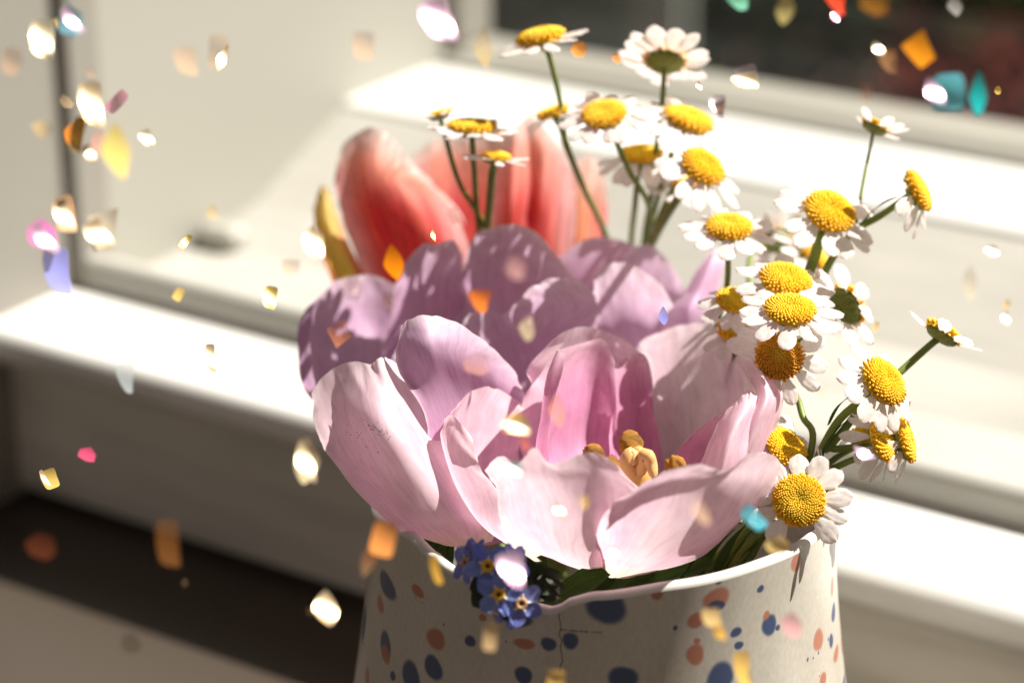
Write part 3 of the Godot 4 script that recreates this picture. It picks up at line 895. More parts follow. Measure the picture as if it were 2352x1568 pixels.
func build_vase() -> void:
	var W := 2048
	var H := 512
	var top := 0.126
	var im := Image.create(W, H, false, Image.FORMAT_RGB8)
	var n1 := noise(61, 0.01, 4)
	var n2 := noise(62, 0.12, 2)
	for y in H:
		for x in W:
			var k := 0.0 + 0.035 * n1.get_noise_2d(x, y) + 0.03 * n2.get_noise_2d(x, y)
			im.set_pixel(x, y, Color(0.81 + k, 0.78 + k, 0.725 + k * 1.2))
	var blue := Color(0.24, 0.30, 0.45)
	var rust := Color(0.73, 0.46, 0.37)
	var dots := [
		[1382,1392,44,36,0],[880,1342,19,27,0],[950,1355,14,13,1],[992,1465,20,24,1],[1070,1470,12,12,0],[1250,1476,16,15,0],[1300,1468,18,17,0],[1195,1475,22,12,1],
		[935,1550,20,32,0],[987,1530,20,26,0],[1193,1547,20,18,0],[1420,1555,30,28,0],[1643,1553,30,32,0],[1585,1500,20,22,1],[1587,1423,17,18,1],[1635,1372,28,24,1],[1634,1388,18,12,0],
		[1498,1363,12,12,1],[1755,1433,18,22,0],[1680,1450,13,10,0],[1686,1480,10,9,0],[1750,1412,8,10,1],[1818,1290,14,20,1],[1735,1350,8,8,0],[1870,1468,14,24,1],[1790,1595,22,14,1],[1900,1470,6,16,0],[1905,1405,7,20,0],[1912,1500,9,16,1],[1935,1430,6,18,0],
		[876,1478,12,28,0],[827,1430,6,40,0],[876,1500,10,20,1],[865,1385,8,18,1],[835,1550,5,18,1],[893,1550,6,10,0],[830,1345,5,14,1],[1345,1600,18,14,1],[1160,1590,22,18,1],[1880,1560,10,16,1],[1930,1568,7,14,0],[1902,1345,6,20,1],[1100,1415,9,8,1],[1180,1418,30,16,0],[1640,1330,9,9,0],[1590,1470,7,7,1],[1777,1440,6,6,0],[1540,1440,5,5,0],[1060,1580,6,6,1],[1018,1290,14,18,1],
	]
	# where each printed dot sits on the wall, found by looking from the lens
	for q in dots:
		var dir := (P(q[0], q[1], 0) - cam_at).normalized()
		var s := 0.3
		while s < 0.65:
			var p := cam_at + dir * s
			if Vector2(p.x, p.z).length() < vase_r(p.y, atan2(p.x, p.z)):
				break
			s += 0.0004
		var hit := cam_at + dir * s
		var a := atan2(hit.x, hit.z)
		var face := maxf(cos(a), 0.22)
		dot(im, W, H, a, hit.y / top, q[2] * 0.085e-3 / face / 0.048, q[3] * 0.085e-3 * 1.08 / top, rust if q[4] else blue, int(q[0]))
	rng.seed = 5
	for k in 150:
		var a := rng.randf_range(1.35, TAU - 1.4)
		var r := rng.randf_range(0.6, 2.4) * 0.001
		dot(im, W, H, a, rng.randf(), r / 0.048, r / top, rust if rng.randf() < 0.5 else blue, k)
	for k in 120:
		var r := rng.randf_range(0.15, 0.45) * 0.001
		dot(im, W, H, rng.randf() * TAU, rng.randf(), r / 0.048, r / top, [rust, blue, Color(0.55, 0.48, 0.40)][k % 3], k)
	# hairline where the slab was joined
	var sx := int((0.5 + atan2(-0.0093, 0.045) / TAU) * W)
	for y in range(int(0.55 * H), int(0.925 * H)):
		var xx := sx + int(roundf(2.0 * n1.get_noise_2d(3, y * 3.0) * 4.0 + (0.9 * H - y) * 0.02))
		im.set_pixel(xx, H - 1 - y, Color(0.22, 0.17, 0.13))
	for x in range(sx, sx + 54):
		if n2.get_noise_2d(x * 4.0, 5) > -0.25:
			im.set_pixel(x, H - 1 - int(0.895 * H), Color(0.40, 0.33, 0.27))
	var tex := ImageTexture.create_from_image(im)
	var m := mat(Color(0.84, 0.84, 0.84), 0.3, 0.0, false, tex)
	m.clearcoat_enabled = false
	var seg := 180
	var g := []
	var prof := 26
	for j in prof + 1:
		var t := float(j) / prof
		var row := []
		for i in seg + 1:
			var a := TAU * i / seg - PI
			if i == seg:
				a = -PI
			var y := rim_at(rad_to_deg(a)) * t
			row.append(Vector3(sin(a), 0, cos(a)) * vase_r(y, a) + Vector3(0, y, 0))
		g.append(row)
	var body := sheet(g, [], true)
	# the print follows height, not the wavy rim
	var arr := body.surface_get_arrays(0)
	var vv: PackedVector3Array = arr[Mesh.ARRAY_VERTEX]
	var uv: PackedVector2Array = arr[Mesh.ARRAY_TEX_UV]
	for i in vv.size():
		uv[i] = Vector2(float(i % (seg + 1)) / seg, 1.0 - vv[i].y / top)
	arr[Mesh.ARRAY_TEX_UV] = uv
	body = ArrayMesh.new()
	body.add_surface_from_arrays(Mesh.PRIMITIVE_TRIANGLES, arr)
	var v := thing("vase", "cream ceramic vase with blue and terracotta dots and a wavy rim", "vase", Vector3(0.0008, 0, 0))
	obj("outside_wall", body, m, v)
	# rounded lip and inside
	var lip := []
	for j in 20:
		var row := []
		for i in seg + 1:
			var a := TAU * (i % seg) / seg - PI
			var top_y := rim_at(rad_to_deg(a))
			var r := vase_r(top_y, a)
			var th := 0.0025
			if j < 10:
				var q := PI * j / 9.0
				row.append(Vector3(sin(a), 0, cos(a)) * (r - th * 0.5 + th * 0.5 * cos(q)) + Vector3(0, top_y + th * 0.5 * sin(q) - 0.0001, 0))
			else:
				var y := lerpf(top_y, 0.006, (j - 9) / 10.0)
				row.append(Vector3(sin(a), 0, cos(a)) * (vase_r(y, a) - th) + Vector3(0, y, 0))
		lip.append(row)
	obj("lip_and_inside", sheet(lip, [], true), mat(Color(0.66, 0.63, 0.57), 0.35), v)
	var fl := CylinderMesh.new()
	fl.top_radius = 0.0415
	fl.bottom_radius = 0.0405
	fl.height = 0.005
	var f := obj("bottom", fl, mat(Color(0.7, 0.66, 0.6), 0.6), v)
	f.position.y = 0.0035

func dot(im: Image, w: int, h: int, a: float, fy: float, ra: float, ry: float, c: Color, s: int) -> void:
	var cx := (0.5 + a / TAU) * w
	var cy := (1.0 - fy) * h
	var rx := ra / TAU * w
	var rh := ry * h
	var ph := s * 1.7
	for y in range(int(cy - rh * 1.3 - 2), int(cy + rh * 1.3 + 3)):
		if y < 0 or y >= h:
			continue
		for x in range(int(cx - rx * 1.3 - 2), int(cx + rx * 1.3 + 3)):
			var dx := (x - cx) / rx
			var dy := (y - cy) / rh
			var an := atan2(dy, dx)
			var q := sqrt(dx * dx + dy * dy) / (1.0 + 0.06 * sin(2.0 * an + ph) + 0.04 * sin(3.0 * an + 2.0 * ph))
			var k := smooth(1.22, 0.80, q) * 0.9
			if k > 0.0:
				var xx := posmod(x, w)
				im.set_pixel(xx, y, im.get_pixel(xx, y).lerp(c, k))

# ---------------------------------------------------------------- window and what lies beyond
var win_o: Vector3
var win_w := Vector3(sin(deg_to_rad(57)), 0, cos(deg_to_rad(57)))
var win_d := Vector3(cos(deg_to_rad(57)), 0, -sin(deg_to_rad(57)))

func Q(u: float, y: float, v: float) -> Vector3:
	return Vector3(win_o.x, 0, win_o.z) + win_w * u + win_d * v + Vector3(0, y, 0)

# a moulding: a profile of (v, y) points drawn out along the window from u0 to u1
func run(profile: Array, u0: float, u1: float, bow := 0.0) -> ArrayMesh:
	var pts := []
	for k in profile.size() - 1:
		var a: Vector2 = profile[k]
		var b: Vector2 = profile[k + 1]
		pts.append(a)
		if a.distance_to(b) > 0.004:
			pts.append(a.lerp(b, minf(0.0006 / a.distance_to(b), 0.3)))
			pts.append(a.lerp(b, 1.0 - minf(0.0006 / a.distance_to(b), 0.3)))
	pts.append(profile[-1])
	var g := []
	for p in pts:
		var row := []
		for i in 9:
			row.append(Q(lerpf(u0, u1, i / 8.0), p.y, p.x))
		g.append(row)
	return sheet(g)

func arc(cx: float, cy: float, r: float, a0: float, a1: float, n := 6) -> Array:
	var o := []
	for i in n + 1:
		var a := deg_to_rad(lerpf(a0, a1, float(i) / n))
		o.append(Vector2(cx + r * cos(a), cy + r * sin(a)))
	return o

func upright(u0: float, u1: float, v0: float, v1: float, y0: float, y1: float, r := 0.002) -> Array:
	var mesh := bevel_box(Vector3(u1 - u0, y1 - y0, v1 - v0), r)
	return [mesh, Transform3D(Basis(win_w, Vector3.UP, -win_d), Q((u0 + u1) * 0.5, (y0 + y1) * 0.5, (v0 + v1) * 0.5))]

func placed(called: String, a: Array, m: Material, parent: Node = null) -> MeshInstance3D:
	var o := obj(called, a[0], m, parent)
	o.transform = a[1] if parent == null else Transform3D((parent as Node3D).transform.affine_inverse() * (a[1] as Transform3D))
	return o

func build_window() -> void:
	win_o = P(1365, 1135, 150)
	var h := win_o.y
	var U0 := -0.216
	var U1 := 0.46
	var pt := paint_image(256, 256, 0.2, 31)
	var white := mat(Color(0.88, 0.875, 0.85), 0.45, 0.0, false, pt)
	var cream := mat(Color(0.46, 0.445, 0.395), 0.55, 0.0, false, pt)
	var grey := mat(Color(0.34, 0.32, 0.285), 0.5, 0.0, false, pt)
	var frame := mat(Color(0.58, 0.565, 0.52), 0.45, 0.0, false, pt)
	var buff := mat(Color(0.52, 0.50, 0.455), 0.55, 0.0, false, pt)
	# room-side sill with a rounded nose, and the apron below it
	var sill := thing("window_sill", "sunlit white window sill with a rounded front edge behind the vase", "window sill", Q(0, h, 0))
	var prof := [Vector2(0.052, h)] + [Vector2(0.006, h)] + arc(0.004, h - 0.006, 0.006, 90, 270, 8) + [Vector2(0.012, h - 0.012)]
	var s := obj("board", shifted(run(prof, U0 - 0.05, U1), sill.position), white, sill)
	s.name = "board"
	var apron := struct("wall_below_sill", run([Vector2(0.010, h - 0.0125), Vector2(0.010, 0.004)], U0 - 0.25, U1), mat(Color(0.92, 0.88, 0.80), 0.6, 0.0, false, pt))
	# plaster reveals: on the room side, and between the two windows
	struct("reveal_wall", upright(U0 - 0.12, U0, -0.02, 0.046, 0.0, 0.62)[0], grey).transform = upright(U0 - 0.12, U0, -0.02, 0.046, 0.0, 0.62)[1]  # greyer colour stands in for shade on this room-side reveal
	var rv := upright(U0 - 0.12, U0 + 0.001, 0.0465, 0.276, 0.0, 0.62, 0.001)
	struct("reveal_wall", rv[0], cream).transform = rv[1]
	# the inner window frame: low rail and narrow stile
	var fr := thing("inner_window_frame", "white inner window frame with a rounded low rail, left of the flowers", "window frame", Q(0, h, 0.045))
	var rail := [Vector2(0.041, h + 0.0004), Vector2(0.041, h + 0.003)] + arc(0.0455, h + 0.0055, 0.0045, 200, 60, 6) + [Vector2(0.052, h + 0.0065), Vector2(0.056, h + 0.003), Vector2(0.056, h - 0.006)]
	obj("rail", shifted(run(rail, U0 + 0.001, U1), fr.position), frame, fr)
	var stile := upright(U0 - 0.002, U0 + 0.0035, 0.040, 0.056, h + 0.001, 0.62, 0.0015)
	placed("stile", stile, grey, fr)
	# floor between the windows rising to the outer ledge
	struct("window_box_floor", run([Vector2(0.0555, 0.057), Vector2(0.10, 0.058), Vector2(0.130, 0.063), Vector2(0.182, 0.0845)], U0 - 0.01, U1 + 0.3), buff)
	var ledge := thing("window_ledge", "bright sunlit ledge below the outer window pane", "ledge", Q(0, 0.0905, 0.2))
	obj("board", shifted(run([Vector2(0.1815, 0.078)] + arc(0.1850, 0.0833, 0.0035, 180, 90, 4) + [Vector2(0.244, 0.0868)], U0, U1 + 0.4), ledge.position), white, ledge)
	# small block standing at the foot of the reveal
	var blk := upright(-0.214, -0.198, 0.096, 0.106, 0.0575, 0.0655, 0.002)
	var bk := thing("window_stop", "small white block at the foot of the left reveal", "block", (blk[1] as Transform3D).origin)
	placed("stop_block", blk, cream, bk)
	# outer window: bottom rail, left stile and the pane
	var ow := thing("outer_window", "outer window with grey white rail and a clear pane to the dark yard", "window", Q(0, 0.09, 0.25))
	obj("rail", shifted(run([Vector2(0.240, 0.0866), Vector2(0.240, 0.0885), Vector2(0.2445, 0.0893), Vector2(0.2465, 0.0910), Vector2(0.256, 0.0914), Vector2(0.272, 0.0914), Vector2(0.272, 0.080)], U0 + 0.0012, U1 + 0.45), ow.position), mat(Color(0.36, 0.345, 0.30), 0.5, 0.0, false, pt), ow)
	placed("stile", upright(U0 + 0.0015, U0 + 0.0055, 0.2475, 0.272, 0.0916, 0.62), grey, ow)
	var glass := StandardMaterial3D.new()
	glass.albedo_color = Color(0.96, 0.98, 0.97, 0.0)
	glass.transparency = BaseMaterial3D.TRANSPARENCY_ALPHA
	glass.roughness = 0.02
	glass.metallic_specular = 0.22
	glass.cull_mode = BaseMaterial3D.CULL_DISABLED
	placed("pane", upright(U0 + 0.005, U1 + 0.45, 0.259, 0.2595, 0.0905, 0.62, 0.00005), glass, ow)
	# table under the vase
	var wood := mat(Color(0.080, 0.060, 0.044), 0.45, 0.0, false, paint_image(256, 256, 0.35, 44))
	var tb := PlaneMesh.new()
	tb.size = Vector2(1.6, 1.2)
	var table := obj("table", tb, wood)
	table.position = Vector3(0, 0.0, 0.25)
	tag(table, "dark brown table top the vase stands on", "table")
	table.mesh = bevel_box(Vector3(1.6, 0.03, 1.2), 0.003)
	table.position = Vector3(0, -0.015, 0.22)

func shifted(m: ArrayMesh, by: Vector3) -> ArrayMesh:
	return merged([[m, Transform3D(Basis(), -by)]])

func leaf_cloud(c: Vector3, size: Vector3, count: int, s: int, leaf: float) -> ArrayMesh:
	var st := SurfaceTool.new()
	st.begin(Mesh.PRIMITIVE_TRIANGLES)
	rng.seed = s
	var n := noise(s, 1.3, 2)
	for k in count:
		var p := Vector3(rng.randfn(0, 0.42), rng.randfn(0, 0.42), rng.randfn(0, 0.42))
		p = p.limit_length(1.0)
		p *= 1.0 + 0.5 * n.get_noise_3d(p.x, p.y, p.z)
		p = c + p * size
		var b := Basis.from_euler(Vector3(rng.randf() * TAU, rng.randf() * TAU, rng.randf() * TAU)).scaled(Vector3.ONE * leaf * rng.randf_range(0.6, 1.3))
		var q := [Vector3(-1, 0, 0), Vector3(0, 0.12, 0.42), Vector3(1, 0, 0), Vector3(0, 0.12, -0.42)]
		for i in [0, 1, 2, 0, 2, 3]:
			st.set_normal(b.y.normalized())
			st.add_vertex(p + b * q[i])
	return st.commit()

func leafy(c: Color) -> StandardMaterial3D:
	var m := mat(c, 0.9, 0.3)
	m.specular_mode = BaseMaterial3D.SPECULAR_DISABLED
	return m

func build_yard() -> void:
	var gnd := PlaneMesh.new()
	gnd.size = Vector2(80, 80)
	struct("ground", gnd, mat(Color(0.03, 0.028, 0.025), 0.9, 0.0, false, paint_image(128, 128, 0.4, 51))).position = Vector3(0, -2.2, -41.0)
	# a slate grey shed of upright boards
	var shed := thing("shed", "dark slate board shed across the yard beyond the pane", "shed", P(1150, 400, 4700) * Vector3(1, 0, 1) + Vector3(0, -2.2, 0))
	rng.seed = 71
	for k in 16:
		var x0 := P(1435, 0, 4700).x - 0.15 * (k + 1)
		var bx := BoxMesh.new()
		bx.size = Vector3(0.145, 4.0, 0.04)
		var o := obj("board", bx, mat(Color(0.19, 0.215, 0.185) * rng.randf_range(0.85, 1.15), 0.7), shed)
		o.position = Vector3(x0 + 0.075, -0.2, P(1435, 0, 4700).z - 0.005 * (k % 2)) - shed.position
	var bk := BoxMesh.new()
	bk.size = Vector3(2.4, 3.9, 1.2)
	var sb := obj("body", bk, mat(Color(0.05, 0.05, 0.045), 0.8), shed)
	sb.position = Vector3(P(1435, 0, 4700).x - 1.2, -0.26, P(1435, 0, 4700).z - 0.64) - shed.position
	# a paler gate post
	var post := thing("gate_post", "pale grey green post beside the dark shed", "post", Vector3(P(1510, 0, 4500).x, -2.2, P(1510, 0, 4500).z))
	var pm := bevel_box(Vector3(0.12, 3.2, 0.12), 0.01)
	obj("shaft", pm, mat(Color(0.5, 0.52, 0.46), 0.7), post).position.y = 1.6
	obj("cap", bevel_box(Vector3(0.16, 0.05, 0.16), 0.01), mat(Color(0.32, 0.32, 0.28), 0.7), post).position.y = 3.225
	# shrubs and a wall
	var list := [
		["dark evergreen shrub behind the gate post", P(1690, 120, 5200), Vector3(0.42, 0.55, 0.35), Color(0.08, 0.15, 0.07), 900],
		["dusky red leaved shrub low in the yard", P(1960, 290, 4900), Vector3(0.30, 0.13, 0.25), Color(0.36, 0.25, 0.19), 700],
		["dark red shrub at the right of the yard", P(2190, 270, 4600), Vector3(0.15, 0.16, 0.16), Color(0.5, 0.08, 0.06), 420],
		["olive green shrub at the far right of the yard", P(2250, 60, 5300), Vector3(0.5, 0.35, 0.3), Color(0.22, 0.24, 0.09), 600],
	]
	for k in list.size():
		var q: Array = list[k]
		var c: Vector3 = q[1]
		var sh := thing("shrub", q[0], "shrub", Vector3(c.x, -2.2, c.z), "shrubs in the yard")
		var cr_ := obj("crown", leaf_cloud(c - sh.position, q[2] * 1.25, q[4], 80 + k, 0.05), leafy(q[3]), sh)
		cr_.set_meta("kind", "stuff")
		obj("stem", tube([Vector3.ZERO, Vector3(0.05, (c.y + 2.2) * 0.5, 0), c - sh.position], 0.05, 0.02, 8, 8), mat(Color(0.07, 0.05, 0.035), 0.9), sh)
	var wl := thing("yard_wall", "tan rendered wall at the far end of the yard", "wall", Vector3(0, -2.2, -8.0))
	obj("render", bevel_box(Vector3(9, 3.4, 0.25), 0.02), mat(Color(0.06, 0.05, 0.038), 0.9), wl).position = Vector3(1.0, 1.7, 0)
	obj("coping", bevel_box(Vector3(9.1, 0.08, 0.35), 0.02), mat(Color(0.34, 0.26, 0.16), 0.9), wl).position = Vector3(1.0, 3.44, 0)

# ---------------------------------------------------------------- confetti
var sun_dir: Vector3

func confetti_mesh(w: float, h: float, shape: String, bend: float, s: int) -> ArrayMesh:
	var seg := 24
	var g := []
	rng.seed = s
	var wob := rng.randf() * 6.0
	for j in 7:
		var q := j / 6.0
		var row := []
		for i in seg + 1:
			var a := TAU * (i % seg) / seg
			var r := 1.0
			match shape:
				"lens":
					r = 1.0 / (pow(absf(cos(a)), 1.35) + pow(absf(sin(a)), 1.35)) * 0.98
					r = pow(r, 0.85)
				"square":
					r = 1.0 / pow(pow(absf(cos(a)), 6.0) + pow(absf(sin(a)), 6.0), 1.0 / 6.0)
				"rhomb":
					r = 1.0 / (absf(cos(a + 0.25)) + absf(sin(a + 0.25))) * 1.15
				"hex":
					r = cos(PI / 6.0) / cos(fposmod(a + wob, PI / 3.0) - PI / 6.0) * 1.05
				"wedge":
					r = 1.0 / pow(pow(absf(cos(a)), 5.0) + pow(absf(sin(a)), 5.0), 0.2) * (1.0 - 0.0)
			var p := Vector2(cos(a), sin(a)) * r * q
			if shape == "wedge":
				p.x *= 0.72 + 0.32 * p.y
			var z := bend * (p.y * p.y - 0.5) * h * 0.5 + bend * 0.5 * p.x * p.y * w
			row.append(Vector3(p.x * w * 0.5, p.y * h * 0.5, z))
		g.append(row)
	return sheet(g, [], true)

var foil_cache := {}
func foil(c: Color, mode: String) -> StandardMaterial3D:
	var key := "%s%s" % [mode, c]
	if foil_cache.has(key):
		return foil_cache[key]
	var deep := c
	if mode != "flash":
		deep = Color(pow(c.r, 1.2), pow(c.g, 1.25), pow(c.b, 1.25))
	var m := mat(deep, 0.3)
	m.albedo_texture = plain_tex()
	match mode:
		"flash":
			m.metallic = 0.9
			m.roughness = 0.34
		"film":
			m.transparency = BaseMaterial3D.TRANSPARENCY_ALPHA
			m.albedo_color.a = 0.8
			m.backlight_enabled = true
			m.backlight = Color(0.9, 0.9, 0.9)
			m.roughness = 0.6
			m.specular_mode = BaseMaterial3D.SPECULAR_DISABLED
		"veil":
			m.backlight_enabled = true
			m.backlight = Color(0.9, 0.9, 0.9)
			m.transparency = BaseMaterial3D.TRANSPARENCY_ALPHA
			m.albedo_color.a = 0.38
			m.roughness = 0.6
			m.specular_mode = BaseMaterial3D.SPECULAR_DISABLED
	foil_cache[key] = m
	return m

func confetti(x: float, y: float, d: float, w: float, h: float, rot: float, shape: String, c: Color, mode: String, label: String) -> void:
	d *= 1.6
	var at := P(x, y, d)
	var px := (D0 + d * 0.001) / F
	rng.seed = int(x * 31 + y * 17)
	var view := (cam_at - at).normalized()
	var n: Vector3
	if mode == "flash":
		n = (view + sun_dir).normalized()
		n = (n + Vector3(rng.randf_range(-1, 1), rng.randf_range(-1, 1), rng.randf_range(-1, 1)) * 0.02).normalized()
	else:
		n = (view + sun_dir * rng.randf_range(0.2, 1.0) + cam_basis * Vector3(rng.randf_range(-0.5, 0.5), rng.randf_range(-0.4, 0.4), 0)).normalized()
	# the piece's long side as it hangs in the air
	var up := cam_basis * Vector3(sin(deg_to_rad(rot)), cos(deg_to_rad(rot)), 0)
	up = (up - n * up.dot(n)).normalized()
	var side := up.cross(n)
	var fu := maxf(up.slide(view).length(), 0.35)
	var fs := maxf(side.slide(view).length(), 0.35)
	var o := obj("confetti_piece", confetti_mesh(w * px / fs, h * px / fu, shape, 0.28 if mode == "flash" else 0.25, int(x + y)), foil(c, mode))
	o.transform = Transform3D(Basis(side, up, n), at)
	tag(o, label, "confetti", "confetti falling through the air")

